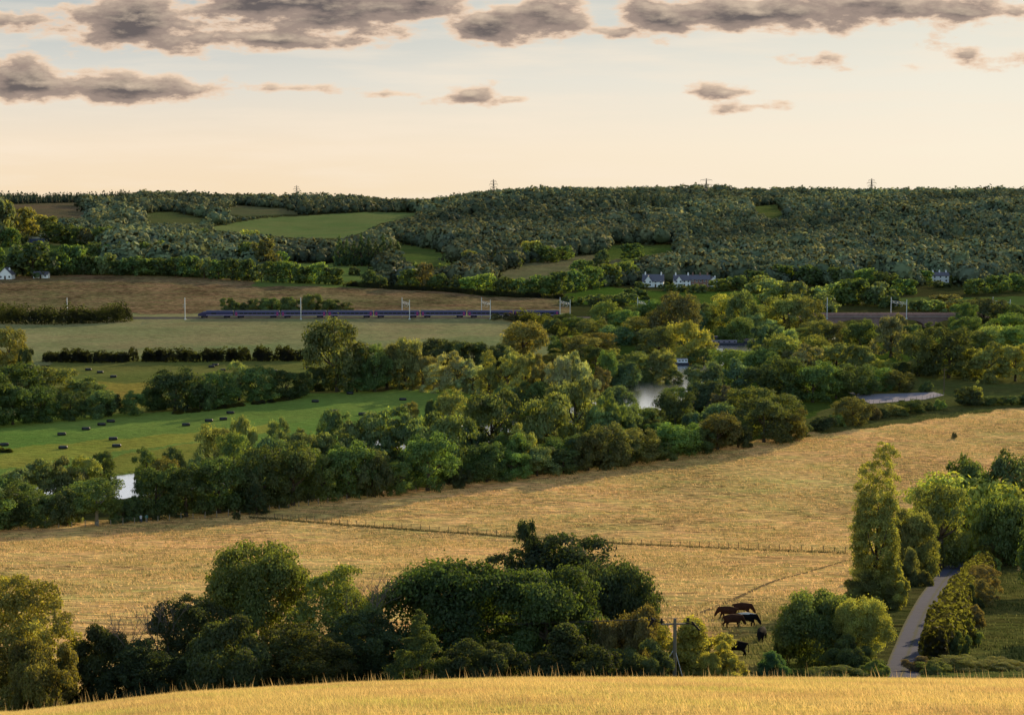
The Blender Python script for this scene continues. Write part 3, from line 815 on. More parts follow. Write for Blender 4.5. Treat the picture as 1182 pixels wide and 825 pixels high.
T('mid', [
    (-15, 492, 430, 60, 'o'), (15, 490, 445, 44, 'o'), (48, 486, 446, 44, 'o'), (82, 484, 452, 36, 'o'), (112, 482, 450, 36, 'o', dict(col=(.05, .07, .03))), (20, 470, 420, 66, 'g'), (58, 466, 424, 60, 'g', dict(col=(.075, .08, .025))), (100, 466, 436, 50, 'w', dict(col=(.06, .075, .03))), (128, 480, 455, 26, 'b'),
    (154, 479, 452, 26, 'o'), (178, 474, 446, 28, 'o'), (202, 474, 425, 56, 'o', dict(col=(.035, .052, .022), label='large round dark tree standing in the line beyond the mown meadow')), (232, 473, 440, 34, 'b'), (250, 470, 430, 44, 'o'), (276, 462, 418, 32, 'p', dict(col=(.11, .12, .05), label='thin wispy pale tree in the line beyond the mown meadow')), (298, 463, 424, 42, 'o'), (330, 460, 428, 40, 'o'), (348, 457, 430, 24, 'b'),
    (390, 452, 369, 64, 'o', dict(style='oak', col=(.058, .066, .026), label='tallest broad tree in the line beyond the mown meadow')), (366, 452, 424, 34, 'b'), (412, 452, 420, 34, 'o'), (432, 452, 398, 34, 'o'),
    (12, 428, 380, 38, 'y', dict(style='oak', col=(.115, .10, .025), label='small golden topped tree at the left edge above the dark clump')), (30, 432, 402, 16, 'b'),
])
T('tall', [
    (447, 449, 398, 34, 'w', dict(col=(.085, .08, .035))), (468, 449, 391, 48, 'w', dict(col=(.11, .10, .036))), (488, 450, 410, 28, 'w', dict(col=(.10, .09, .036))), (508, 452, 420, 36, 'p'), (528, 453, 406, 42, 'p', dict(col=(.18, .15, .10))), (546, 455, 415, 34, 'p'),
    (565, 457, 405, 26, 'w', dict(style='tall', col=(.11, .105, .03))), (585, 459, 403, 40, 'w', dict(col=(.115, .105, .032))), (606, 461, 408, 36, 'w', dict(col=(.125, .11, .034))), (625, 463, 410, 34, 'w', dict(col=(.115, .10, .034))), (647, 470, 412, 34, 'p'), (668, 472, 407, 40, 'p', dict(col=(.14, .14, .08))), (690, 472, 425, 30, 'r', dict(style='willow')),
    (603, 415, 371, 50, 'y', dict(style='oak', col=(.095, .078, .024), label='round bronze tree standing alone in front of the railway field')), (505, 422, 392, 60, 'b'), (545, 424, 394, 50, 'b'), (575, 424, 398, 40, 'b'), (460, 418, 394, 40, 'b'), (640, 425, 402, 30, 'y', dict(style='tall')), (650, 452, 430, 40, 'o'), (615, 478, 440, 34, 'o'), (585, 476, 446, 34, 't'),
])
T('isle', [
    (700, 448, 405, 24, 'g'), (718, 450, 418, 44, 't'), (738, 442, 408, 42, 'g', dict(col=(.075, .085, .026))), (762, 444, 405, 42, 'w', dict(col=(.075, .075, .03))), (708, 420, 402, 14, 'y', dict(style='round')), (688, 432, 400, 40, 'o'), (672, 420, 388, 44, 'o', dict(col=(.075, .07, .026))), (692, 412, 384, 40, 'y', dict(col=(.11, .095, .026))), (650, 412, 388, 36, 'o'), (712, 484, 446, 38, 't'), (735, 425, 405, 44, 'b'),
    (778, 447, 426, 20, 'o'), (770, 480, 462, 14, 'b'), (806, 452, 428, 22, 't'), (820, 462, 418, 46, 'w', dict(col=(.062, .085, .05))), (850, 458, 415, 40, 'w', dict(col=(.06, .09, .06))), (812, 476, 440, 44, 't'), (840, 480, 446, 40, 'r', dict(style='willow', col=(.07, .06, .04))),
    (868, 488, 447, 58, 'o', dict(col=(.06, .062, .02), label='dark dome with bronze top in the clump right of the river bend')), (900, 492, 455, 50, 'o', dict(col=(.055, .06, .022))), (830, 498, 466, 40, 't'), (868, 500, 474, 40, 'b'), (780, 478, 446, 30, 'g'), (884, 440, 404, 44, 'o'), (812, 424, 402, 34, 'g'), (850, 432, 404, 60, 'u', dict(style='wide', col=(.09, .11, .03))),
    (760, 418, 378, 48, 'o', dict(col=(.058, .062, .03))), (794, 422, 371, 48, 'y', dict(style='willow', col=(.17, .16, .036), label='bright yellow green tree above the moored boat')), (815, 412, 385, 24, 'y', dict(style='willow')), (776, 400, 338, 50, 'r', dict(style='oak', col=(.06, .056, .026))), (735, 398, 366, 36, 'y', dict(style='round', col=(.085, .078, .026))),
])
T('east', [
    (832, 385, 340, 38, 'y', dict(col=(.145, .125, .03))), (860, 388, 336, 34, 'g', dict(col=(.07, .075, .028))), (848, 398, 366, 36, 'g'), (905, 385, 341, 46, 'y', dict(col=(.115, .11, .034))), (930, 388, 345, 40, 'g', dict(col=(.085, .085, .03))), (875, 395, 362, 40, 'w'), (885, 408, 375, 36, 't'), (906, 412, 378, 34, 'w'),
    (926, 405, 378, 22, 'y', dict(style='tall')), (946, 404, 370, 40, 'y', dict(col=(.09, .09, .028))), (968, 405, 372, 28, 'r', dict(style='round', col=(.055, .048, .025))), (992, 408, 369, 34, 'o'), (1028, 412, 364, 40, 'p', dict(col=(.13, .12, .075), label='pale round willow in front of the brick viaduct')), (1008, 406, 384, 24, 't'),
    (905, 435, 388, 56, 'u', dict(style='wide', col=(.10, .115, .03))), (940, 432, 388, 44, 'u', dict(style='oak', col=(.11, .12, .03))), (925, 440, 398, 44, 'p', dict(col=(.12, .11, .06))), (965, 436, 396, 50, 'w', dict(col=(.10, .11, .04))), (992, 438, 398, 40, 'w', dict(col=(.10, .11, .036))),
    (905, 462, 412, 50, 'o'), (938, 464, 418, 54, 'o'), (965, 460, 422, 44, 'o'), (988, 456, 420, 44, 'o', dict(col=(.042, .055, .026))), (1012, 452, 424, 36, 'o'), (1038, 452, 428, 34, 'o', dict(col=(.06, .062, .024))), (1018, 436, 414, 24, 'y'), (880, 460, 420, 40, 'k', dict(style='round')), (1042, 432, 418, 30, 't'),
    (1060, 434, 382, 44, 'o', dict(col=(.06, .068, .026))), (1095, 436, 378, 56, 'o', dict(col=(.042, .055, .022), label='large dark dome tree left of the weeping willow')), (1078, 430, 386, 40, 'g'), (1125, 408, 382, 36, 'u', dict(style='oak')), (1150, 406, 376, 50, 'u', dict(style='wide', col=(.09, .10, .03))), (1178, 408, 375, 44, 'g'), (1166, 390, 362, 44, 'g'),
    (1140, 440, 396, 56, 'w', dict(col=(.13, .14, .038), label='weeping willow with long hanging yellow green foliage at right')), (1172, 440, 398, 40, 'w', dict(col=(.15, .145, .04))), (1200, 440, 396, 40, 'w'),
    (1069, 452, 440, 16, 'b'), (1112, 384, 350, 30, 'o'), (1135, 378, 345, 44, 'k', dict(style='oak', col=(.04, .042, .022))), (1165, 372, 350, 40, 'o'), (1120, 395, 366, 40, 'o'), (1085, 392, 372, 30, 'b'), (1050, 392, 374, 30, 'b'), (970, 392, 374, 30, 'b'),
])
T('hedge', [
    (950, 497, 481, 34, 'b'), (984, 490, 459, 40, 'o', dict(col=(.06, .055, .022))), (1006, 484, 470, 24, 'r'), (1030, 480, 466, 20, 's', dict(col=(.10, .09, .035))), (1051, 477, 461, 28, 'o'), (1072, 474, 463, 12, 'b'), (1084, 473, 461, 14, 'u'), (1018, 482, 471, 20, 'b'),
    (1118, 468, 446, 34, 'b'), (1128, 468, 439, 14, 'y', dict(style='tall')), (1142, 468, 458, 24, 'b'), (1168, 467, 456, 34, 'b'), (1195, 466, 450, 30, 'o'), (966, 492, 478, 20, 'u'), (1038, 480, 470, 20, 'b'), (1060, 476, 468, 14, 'b'),
])
T('rail', [
    (268, 362, 344, 24, 'b'), (290, 362, 345, 24, 'b'), (312, 362, 344, 26, 'b'), (334, 362, 343, 24, 'b'), (356, 361, 340, 28, 'b'), (378, 361, 346, 26, 'b'), (396, 361, 349, 20, 'b'),
    (590, 370, 361, 16, 'r'), (572, 369, 362, 12, 'r'), (632, 374, 362, 26, 'b'), (650, 380, 362, 34, 'o'), (664, 386, 366, 30, 'o'), (640, 384, 368, 24, 'b'), (682, 392, 368, 36, 'g', dict(col=(.075, .078, .028))), (698, 382, 348, 34, 'u', dict(style='oak')), (720, 384, 358, 34, 'g'), (735, 375, 352, 34, 'o'), (755, 372, 346, 30, 'o'), (712, 398, 376, 34, 't'), (746, 398, 378, 34, 't'),
    (800, 386, 356, 30, 't'), (818, 384, 350, 24, 'w'), (880, 380, 352, 30, 'g'), (660, 352, 342, 24, 'b'), (690, 352, 340, 30, 'b'), (716, 352, 338, 34, 'b'), (735, 345, 332, 26, 'b'),
    (945, 362, 338, 44, 'w'), (960, 350, 326, 40, 'w'), (985, 352, 322, 44, 'g'), (1010, 352, 326, 40, 'w', dict(col=(.07, .085, .045))), (1025, 355, 336, 34, 'b'), (1060, 358, 345, 24, 'b'), (1090, 357, 340, 34, 'y', dict(style='round', col=(.09, .08, .035))), (1078, 360, 346, 24, 'w'), (1120, 360, 344, 34, 'b'),
    (920, 350, 325, 36, 'w'), (895, 348, 322, 40, 'w'), (880, 338, 318, 34, 'w'),
])
PI2 = 2 * PI
# --- far side of the brown field and the hill foot: individual trees
fr = random.Random(5)
rows = []
for i in range(18):
    px = 104 + i * 16.5; b = np.interp(px, [0, 100, 200, 300, 400], [319, 317, 319, 325, 329])
    rows.append((px, b, b - fr.uniform(17, 25), fr.uniform(20, 27), fr.choice('ooggwo')))
for i in range(13):
    px = 112 + i * 17; b = np.interp(px, [100, 340], [303, 309]); rows.append((px, b, b - fr.uniform(19, 27), fr.uniform(22, 30), fr.choice('ooggoy')))
for i in range(9):
    px = 160 + i * 18; rows.append((px, 290, 290 - fr.uniform(16, 26), fr.uniform(20, 27), fr.choice('ogyy')))
rows += [(38, 320, 279, 48, 'o', dict(col=(.038, .052, .024), label='large dark round tree standing behind the white gabled house at far left')), (58, 318, 290, 24, 'o'), (84, 317, 283, 32, 'o'), (18, 319, 296, 22, 'b'), (-8, 318, 284, 26, 'o'), (70, 318, 306, 16, 'b'), (96, 317, 296, 22, 'b'), (305, 318, 276, 30, 'g', dict(col=(.078, .07, .03))), (290, 316, 280, 30, 'o')]
T('farm', rows)
T('farmback', [
    (4, 284, 233, 30, 'o', dict(col=(.058, .06, .03))), (26, 280, 240, 34, 'y', dict(col=(.10, .09, .026))), (46, 268, 248, 26, 'y', dict(col=(.12, .11, .03))), (12, 285, 263, 20, 'o'), (70, 281, 257, 34, 'o'), (58, 268, 250, 22, 'y'), (92, 282, 262, 24, 'o'), (104, 283, 264, 24, 'r'), (120, 283, 262, 26, 'g'), (138, 283, 264, 24, 'y'), (-14, 284, 245, 24, 'g'), (26, 282, 270, 10, 'b'),
])
rows = []
for i in range(9): rows.append((392 + i * 8.4, 307, 307 - fr.uniform(26, 37), 13, 'c'))
rows += [(426, 331, 312, 17, 'o'), (440, 332, 318, 15, 'b'), (472, 333, 311, 24, 'g'), (490, 333, 304, 18, 'r', dict(style='round')), (476, 322, 303, 22, 'b'), (505, 334, 316, 20, 'o'), (523, 335, 318, 20, 'b'), (540, 336, 320, 22, 'g'), (560, 338, 316, 26, 'u', dict(style='round')), (582, 340, 320, 24, 'o'), (603, 341, 321, 26, 'o'), (624, 341, 318, 28, 'o'), (644, 340, 314, 28, 'o'), (664, 336, 312, 26, 'o'), (684, 333, 308, 26, 'g'), (703, 330, 305, 28, 'g'),
         (720, 328, 302, 30, 'g'), (672, 318, 300, 24, 'o'), (694, 312, 288, 16, 'k', dict(style='round')), (728, 300, 281, 24, 'o'), (542, 308, 289, 20, 'y'), (566, 306, 288, 12, 'y'), (575, 308, 293, 12, 'y'), (590, 308, 290, 22, 'g'), (615, 302, 278, 26, 'y'), (632, 303, 284, 26, 'o'), (650, 300, 284, 22, 'o'), (516, 322, 304, 26, 'g'), (410, 318, 308, 12, 'b'), (455, 324, 318, 10, 'b')]
T('valley', rows)
rows = [(740, 333, 325, 16, 'b'), (770, 336, 326, 18, 'b'), (786, 337, 328, 20, 'b'), (805, 338, 328, 18, 'b'), (830, 336, 322, 24, 'g'), (850, 334, 318, 24, 'o'), (872, 332, 312, 28, 'o'), (730, 322, 298, 26, 'g'), (1068, 328, 312, 18, 'o'), (1108, 328, 312, 18, 'o'), (1085, 332, 324, 24, 'b'), (1045, 340, 322, 26, 'o'), (1125, 340, 322, 26, 'o'), (1150, 338, 318, 26, 'g'), (1020, 335, 314, 30, 'o'), (1000, 332, 310, 28, 'g'), (970, 330, 308, 30, 'o'), (1175, 336, 316, 26, 'o'), (935, 330, 306, 30, 'o'), (905, 328, 306, 28, 'g')]
T('house', rows)

# ------------------------------------------------------------------ labels of the trees
by = {}
for t in TREES:
    if t[5] is None: by.setdefault((t[3], t[4]), []).append(t)
for (z, w), ts in by.items():
    ts.sort(key=lambda t: t[2])
    for i, t in enumerate(ts):
        if len(ts) == 1: t[5] = f"{w} {ZONE_WORDS[z]}, the only such"
        else: t[5] = f"{w} {ZONE_WORDS[z]}, {ORD[i]} such from left"
for e, kind, px, z, w, lab, *_ in TREES:
    tag(e, lab, 'shrub' if kind in SHRUBBY else 'tree', ('shrubs ' if kind in SHRUBBY else 'trees ') + ZONE_WORDS[z])
print("individual trees:", len(TREES))

# ------------------------------------------------------------------ hedges (each one continuous thing)
def hedge(pts_px, h, half, label, seed, col=(.045, .06, .022), n_per_m=26, leaf=.75, name='hedge'):
    g = np.random.default_rng(seed)
    pts = [P(x, y) for x, y in pts_px]
    Vs, cs = [], []
    for a, b in zip(pts[:-1], pts[1:]):
        ln = (b - a).length; n = int(ln * n_per_m * 2.6)
        ncl = max(3, int(ln / 2.2))
        t = (np.arange(ncl) + g.uniform(0, 1, ncl)) / ncl
        cx = a.x + (b.x - a.x) * t + g.normal(0, half * .35, ncl); cy = a.y + (b.y - a.y) * t + g.normal(0, half * .35, ncl)
        cr = g.uniform(.7, 1.25, ncl) * half; ch = g.uniform(.75, 1.2, ncl) * h; ct = g.uniform(.7, 1.25, ncl)
        k = g.integers(0, ncl, n); d = rand_dirs(n, g); d[:, 2] = np.abs(d[:, 2])
        x = cx[k] + d[:, 0] * cr[k]; y = cy[k] + d[:, 1] * cr[k]
        z = zfun(x, y) + d[:, 2] ** .7 * ch[k] * g.uniform(.5, 1.05, n)
        pos = np.stack([x, y, z], 1)
        nr = d + rand_dirs(n, g) * .7; nr /= np.linalg.norm(nr, axis=1, keepdims=True)
        u = np.cross(nr, rand_dirs(n, g)); u /= np.linalg.norm(u, axis=1, keepdims=True); v = np.cross(nr, u)
        s = (leaf * g.uniform(.5, 1.4, n) * .5)[:, None]
        Vs.append(np.stack([pos - u * s, pos + v * s, pos + u * s, pos - v * s], 1).reshape(-1, 3))
        tt = ct[k] * g.uniform(.75, 1.25, n); cs.append(np.repeat(np.stack([tt * 1.02, tt, tt * .95], 1), 4, 0))
    V = np.concatenate(Vs); c = np.concatenate(cs)
    o0 = pts[0]; e = empty(name, o0)
    V = V - np.array(o0)
    f = link('foliage', mesh_np('foliage', V, np.arange(len(V)).reshape(-1, 4), MAT_LEAF, {'leafcol': c}), e)
    f.color = (*col, 1)
    tag(e, label, 'hedge')
    return e
hedge([(-30, 372), (40, 373), (110, 372), (148, 370)], 9.0, 6.0, 'dark thick hedge of bushes along the railway at the left edge', 1, (.032, .042, .02), 75)
hedge([(52, 417), (100, 418), (155, 417)], 5.0, 2.6, 'short clipped dark hedge left of the gap in the green meadow', 2, (.034, .044, .018), 60)
hedge([(162, 417), (220, 417), (290, 416), (355, 416)], 5.2, 2.7, 'long clipped dark hedge right of the gap in the green meadow', 3, (.034, .044, .018), 60)
hedge([(606, 369), (630, 378), (655, 392), (690, 408)], 5.0, 4.0, 'dark rounded hedge slanting down from the railway beside the pale field', 4, (.055, .062, .024), 45)
hedge([(-30, 523), (20, 521)], 1.2, 1.0, 'low scrub strip at the left end of the mown meadow', 5, (.08, .10, .03), 30)
hedge([(200, 478), (300, 466), (345, 459)], 1.0, 1.4, 'rough grassy strip beneath the trees beyond the mown meadow', 6, (.12, .10, .045), 25)
hedge([(398, 330), (440, 333), (520, 337), (600, 343), (650, 345)], 3.0, 3.0, 'low hedge along the far edge of the brown field', 7, (.05, .062, .026), 30, .9)

hedge([(1150, 642), (1131, 664), (1114, 690), (1101, 716), (1090, 742), (1078, 764)], 3.3, 1.2, 'tangled sunlit hedge running down the right side of the grey lane', 8, (.075, .075, .028), 120, .30)
# ------------------------------------------------------------------ woodland masses
def wood_template(style, seed, n, leaf):
    V, Q, c, h = crown_arrays(style, seed, n, leaf, sub=3, rnd=.10, elong=1.2)
    c = (1 + (c.mean(1, keepdims=True) * np.ones((1, 3)) - 1) * .22) * (.66 + .42 * np.clip(V[:, 2] / h, 0, 1))[:, None]  # shade put into the leaf tint: darker low in each crown
    cnl = .5 * crown_arrays.cn + .8 * (V - np.array([0, 0, h * .35])) / np.linalg.norm(V - np.array([0, 0, h * .35]), axis=1, keepdims=True); cnl /= np.linalg.norm(cnl, axis=1, keepdims=True)
    g = np.random.default_rng(seed)
    nl, no = 6, 10
    th = np.linspace(.05, PI - .05, nl + 1); ph = np.arange(no) * 2 * PI / no
    T_, P_ = np.meshgrid(th, ph, indexing='ij')
    rr = .72 * g.uniform(.85, 1.12, T_.shape)
    shp = np.sin(T_) ** .7 if style != 'conifer' else (T_ / PI) ** .9
    cv = np.stack([rr * shp * np.cos(P_), rr * shp * np.sin(P_), h * .45 + h * .36 * np.cos(T_) * g.uniform(.95, 1.05, T_.shape)], -1).reshape(-1, 3)
    idx = np.arange((nl + 1) * no).reshape(nl + 1, no)
    q = np.stack([idx[:-1], np.roll(idx[:-1], -1, 1), np.roll(idx[1:], -1, 1), idx[1:]], -1).reshape(-1, 4)
    cc = np.repeat((.55 + .35 * np.clip(cv[:, 2] / h, 0, 1))[:, None], 3, 1)  # inner mass carries painted shade too, darker towards its base
    ncv = cv - np.array([0, 0, h * .42]); ncv /= np.linalg.norm(ncv, axis=1, keepdims=True) + 1e-9
    return np.concatenate([V, cv]), np.concatenate([Q, q + len(V)]), np.concatenate([c, cc]), h, np.concatenate([cnl, ncv])
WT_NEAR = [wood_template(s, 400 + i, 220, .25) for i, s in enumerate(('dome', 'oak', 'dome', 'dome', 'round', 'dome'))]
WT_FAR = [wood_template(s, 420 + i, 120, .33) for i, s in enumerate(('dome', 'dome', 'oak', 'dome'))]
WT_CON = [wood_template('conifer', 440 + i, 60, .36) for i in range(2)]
OPEN = [f[2] for f in FIELDS if f[4] >= 1100 and f[0] != (.29, .215, .145)]
CLEAR = []      # filled with building footprints: (x, y, r)
def plant_wood():
    g = np.random.default_rng(11)
    xs, ys = [], []
    D = 1085.0
    while D < 3350:
        sp = 11.0 if D < 1600 else 12.0 if D < 2100 else 13.0
        half = .335 * D
        x = np.arange(-half, half, sp); x = x + g.uniform(-.42, .42, len(x)) * sp
        y = np.full(len(x), D) + g.uniform(-.42, .42, len(x)) * sp
        xs.append(x); ys.append(y); D += sp
    x = np.concatenate(xs); y = np.concatenate(ys); z = zfun(x, y)
    px, py = proj(x, y, z)
    H = (7.5 + 10.5 * g.uniform(0, 1, len(x)) ** 1.4) * np.interp(y, [1000, 1500, 3000], [.95, 1.0, .95])
    patch = np.sin(x * .011 + 2) * np.sin(y * .008 + 1) + .6 * np.sin(x * .03 - y * .021)
    H *= 1 + .17 * patch
    ok = np.ones(len(x), bool)
    # keep the brown field and its far edge open
    edge = np.interp(px, [-400, 0, 100, 200, 300, 400, 520, 660, 760, 900, 1182, 1600], [316, 316, 314, 316, 322, 327, 333, 334, 328, 330, 332, 332])
    ok &= py < edge
    for pol in OPEN: ok &= ~inpoly(px, py, pol)
    for (cx, cy, r) in CLEAR:
        ok &= np.hypot(x - cx, y - cy) > r
        t = (y - (cy - 70)) / 70
        ok &= ~((y < cy) & (y > cy - 60) & (np.abs(x / y - cx / cy) * cy < r * .75))
    # nothing tall enough to hide the open fields behind
    for it in range(4):
        bad = np.zeros(len(x), bool)
        for fr_ in (.3, .6, .95):
            _, pt = proj(x, y, z + H * fr_)
            for pol in OPEN: bad |= inpoly(px, pt, pol)
        H = np.where(bad, H * .6, H)
    ok &= H > 2.0
    x, y, z, H, px, py, patch = (a[ok] for a in (x, y, z, H, px, py, patch))
    con = ((px < 150) & (y > 2650)) | ((px > 720) & (px < 790) & (y > 2050) & (y < 2300)) | (g.uniform(size=len(x)) < .04)
    R = H * g.uniform(.46, .70, len(x)); R = np.minimum(R, 11.5); R[con] *= .55
    ang = g.uniform(0, 2 * PI, len(x))
    base = np.array([(.062, .072, .036), (.076, .084, .038), (.088, .088, .042), (.052, .060, .034), (.105, .098, .042), (.068, .076, .048)])
    ci = g.choice(6, len(x), p=[.27, .27, .16, .16, .06, .08])
    col = base[ci] * np.array([.86, .88, .98]) * g.uniform(.80, 1.22, (len(x), 1)) * (1 + .20 * patch)[:, None]  # grey-blue haze put into the woodland leaf colours
    col[con] = np.array([.032, .044, .024]) * g.uniform(.8, 1.2, (con.sum(), 1))
    tid = g.integers(0, 1000, len(x))
    regions = [('woodland', (px < 300) & (y < 2300), 'dark woods stepping up the left side of the valley behind the farm'),
               ('woodland', (px < 470) & (y >= 2300), 'dark wooded ridge along the skyline at upper left'),
               ('woodland', (px >= 300) & (px < 760) & (y < 2300) , 'woods covering the middle hillside behind the train'),
               ('woodland', (px >= 470) & (px < 940) & (y >= 2300), 'dark woodland crowning the central hilltop below the pylons'),
               ('woodland', (px >= 760) & (y < 2300), 'dense woodland covering the right hand hillside above the white houses'),
               ('woodland', (px >= 940) & (y >= 2300), 'dark woodland along the ridge top at far right')]
    done = np.zeros(len(x), bool); tot = 0
    for name, m, lab in regions:
        m = m & ~done; done |= m
        Vs, Qs, Cs, Ns, off = [], [], [], [], 0
        for far in (0, 1, 2):
            T3 = (WT_NEAR, WT_FAR, WT_CON)[far]
            mm = m & (con if far == 2 else ~con & ((y > 1750) if far == 1 else (y <= 1750)))
            for ti, (tv, tq, tc, th, tn) in enumerate(T3):
                s = np.where(mm & (tid % len(T3) == ti))[0]
                if not len(s): continue
                ca, sa = np.cos(ang[s]), np.sin(ang[s])
                X = (tv[None, :, 0] * ca[:, None] - tv[None, :, 1] * sa[:, None]) * R[s, None] + x[s, None]
                Y = (tv[None, :, 0] * sa[:, None] + tv[None, :, 1] * ca[:, None]) * R[s, None] + y[s, None]
                Z = tv[None, :, 2] * (H[s] / th)[:, None] + z[s, None] - .2
                Vs.append(np.stack([X, Y, Z], -1).reshape(-1, 3).astype(np.float32))
                Qs.append((tq[None] + (np.arange(len(s)) * len(tv))[:, None, None] + off).reshape(-1, 4).astype(np.int32))
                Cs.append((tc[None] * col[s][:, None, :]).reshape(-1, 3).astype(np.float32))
                NX = tn[None, :, 0] * ca[:, None] - tn[None, :, 1] * sa[:, None]; NY = tn[None, :, 0] * sa[:, None] + tn[None, :, 1] * ca[:, None]
                Ns.append(np.stack([NX, NY, np.broadcast_to(tn[None, :, 2], NX.shape)], -1).reshape(-1, 3).astype(np.float32))
                off += len(s) * len(tv)
        if not Vs: continue
        tot += m.sum()
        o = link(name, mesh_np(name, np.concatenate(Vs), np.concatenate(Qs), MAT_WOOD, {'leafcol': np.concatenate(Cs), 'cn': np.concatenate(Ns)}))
        o.color = (1, 1, 1, 1)
        tag(o, lab, 'woodland', kind='stuff')
    print('woodland trees', tot)

# ------------------------------------------------------------------ buildings
M_WHITE = simple_mat("white_render", (.92, .92, .93), .8, 0, .06, 1)
M_SLATE = simple_mat("slate", (.15, .14, .18), .7, 0, .25, 2)
M_TILE = simple_mat("clay_tile", (.20, .11, .08), .8, 0, .3, 2)
M_GLASS = simple_mat("window_glass", (.02, .025, .03), .1, 0, .1, 1, .6)
M_DOOR = simple_mat("painted_door", (.10, .06, .04), .6)
M_STEEL = simple_mat("galvanised_steel", (.62, .64, .66), .45, .2, .12, 2)
M_PYLON = simple_mat("weathered_steel", (.20, .17, .14), .6, .3, .2, 1)
def brick_mat(name, a, b, mortar, scale=1.0):
    m, nt = new_mat(name)
    out = N(nt, 'ShaderNodeOutputMaterial'); p = N(nt, 'ShaderNodeBsdfPrincipled', i_Roughness=.85)
    tc = N(nt, 'ShaderNodeTexCoord'); mp = N(nt, 'ShaderNodeMapping'); mp.inputs['Rotation'].default_value = (PI / 2, 0, 0)
    L(nt, tc.outputs['Object'], mp.inputs[0])
    br = N(nt, 'ShaderNodeTexBrick', i_Scale=scale); br.inputs['Color1'].default_value = (*a, 1); br.inputs['Color2'].default_value = (*b, 1); br.inputs['Mortar'].default_value = (*mortar, 1)
    br.inputs['Mortar Size'].default_value = .012; br.inputs['Brick Width'].default_value = .45; br.inputs['Row Height'].default_value = .15
    L(nt, mp.outputs[0], br.inputs[0])
    nz = N(nt, 'ShaderNodeTexNoise', i_Scale=.5, i_Detail=5.0); L(nt, tc.outputs['Object'], nz.inputs[0])
    L(nt, mix_col(nt, 1.0, br.outputs[0], math_n(nt, 'MULTIPLY_ADD', nz.outputs['Fac'], .9, .55), 'MULTIPLY'), p.inputs[0]); L(nt, p.outputs[0], out.inputs[0])
    return m
M_BRICK = brick_mat("red_brick", (.30, .13, .09), (.25, .10, .07), (.3, .27, .24))
M_VIA = brick_mat("viaduct_brick", (.30, .165, .15), (.24, .13, .125), (.3, .26, .25), .6)

def house(px, base, w, d, h, rh, label, wall=M_WHITE, roof=M_SLATE, gable='side', rz=0.0, chim=1, nwin=3, storeys=2, D=None, cross=False, cat='house', name='house', door=True, clear=None):
    p = AT(px, D) if D else P(px, base, 900)
    e = empty(name, p, rz); tag(e, label, cat)
    CLEAR.append((p.x, p.y, clear or max(w, d) * .62))
    b = MB(); b.box((0, 0, h / 2), (w, d, h))
    if gable == 'side': b.prism([(-d / 2, h), (d / 2, h), (0, h + rh)], -w / 2, w / 2, 'X')
    else: b.prism([(-w / 2, h), (w / 2, h), (0, h + rh)], -d / 2, d / 2, 'Y')
    if cross:
        b.box((-w * .22, -d / 2 - .8, h / 2), (w * .36, 1.6, h)); b.prism([(-w * .40, h), (-w * .04, h), (-w * .22, h + rh * .85)], -d / 2 - 1.6, 0, 'Y')
    b.build('wall', wall, e)
    r = MB(); t = .22; o = .45
    def slab(axis, c0, hw, rise, a0, a1, base_h):
        k = rise / hw
        for s in (-1, 1):
            r.prism([(c0 + s * (hw + o), base_h - k * o + .03), (c0, base_h + rise + .03), (c0, base_h + rise + t + .03), (c0 + s * (hw + o), base_h - k * o + t + .03)], a0, a1, axis)
    if gable == 'side': slab('X', 0, d / 2, rh, -w / 2 - .35, w / 2 + .35, h)
    else: slab('Y', 0, w / 2, rh, -d / 2 - .35, d / 2 + .35, h)
    if cross: slab('Y', -w * .22, w * .18, rh * .85, -d / 2 - 1.95, 0, h)
    ro = r.build('roof', roof, e)
    for i in range(chim):
        cx = (-.38 + .76 * (i / max(1, chim - 1) if chim > 1 else .5)) * w if gable == 'side' else (.22 - .44 * i) * w
        c = MB(); zz = h + rh * (1.0 if gable == 'side' else .55)
        c.box((cx, 0, zz + .5), (.9, .9, 2.0)); c.tube((cx, 0, zz + 1.5), (cx, 0, zz + 2.0), .18, .14); c.build('chimney', M_BRICK if wall is not M_WHITE else wall, ro)
    y0 = -d / 2
    for s in range(storeys):
        for i in range(nwin):
            if door and s == 0 and i == nwin // 2: continue
            wx = -w / 2 + (i + .5) * w / nwin; wy = y0 - (1.6 if cross and -w * .40 < wx < -w * .04 else 0)
            f = MB(); zc = 1.5 + s * h / storeys
            f.box((wx, wy - .03, zc), (1.25, .10, 1.45)); fo = f.build('window', M_WHITE, e)
            g = MB(); g.box((wx - .28, wy - .07, zc), (.48, .06, 1.25)); g.box((wx + .28, wy - .07, zc), (.48, .06, 1.25)); g.build('pane', M_GLASS, fo)
    if door and nwin:
        wx = -w / 2 + (nwin // 2 + .5) * w / nwin
        dd = MB(); dd.box((wx, y0 - (1.65 if cross and -w * .40 < wx < -w * .04 else .05), 1.05), (1.0, .12, 2.1)); dd.build('door', M_DOOR, e)
    return e
house(754, 331, 14, 7, 4.0, 4.2, 'white house with steep slate roof and cross gable, left of the white row', cross=True, chim=2, nwin=4, rz=-.15)
house(787, 331, 11, 7, 4.6, 3.2, 'white villa with small gables between white gabled house and brick terrace', cross=True, chim=2, nwin=4)
house(808, 331, 13, 7, 5.2, 2.6, 'red brick terrace with purple grey slate roof beside the white villa', wall=M_BRICK, chim=3, nwin=5)
house(823, 331, 5.5, 6, 4.2, 2.6, 'small white end house right of the red brick terrace', gable='front', chim=1, nwin=2)
house(1084, 326, 12, 7, 5.0, 2.0, 'white mansion with several chimneys among dark trees at right', chim=3, nwin=3, clear=15)
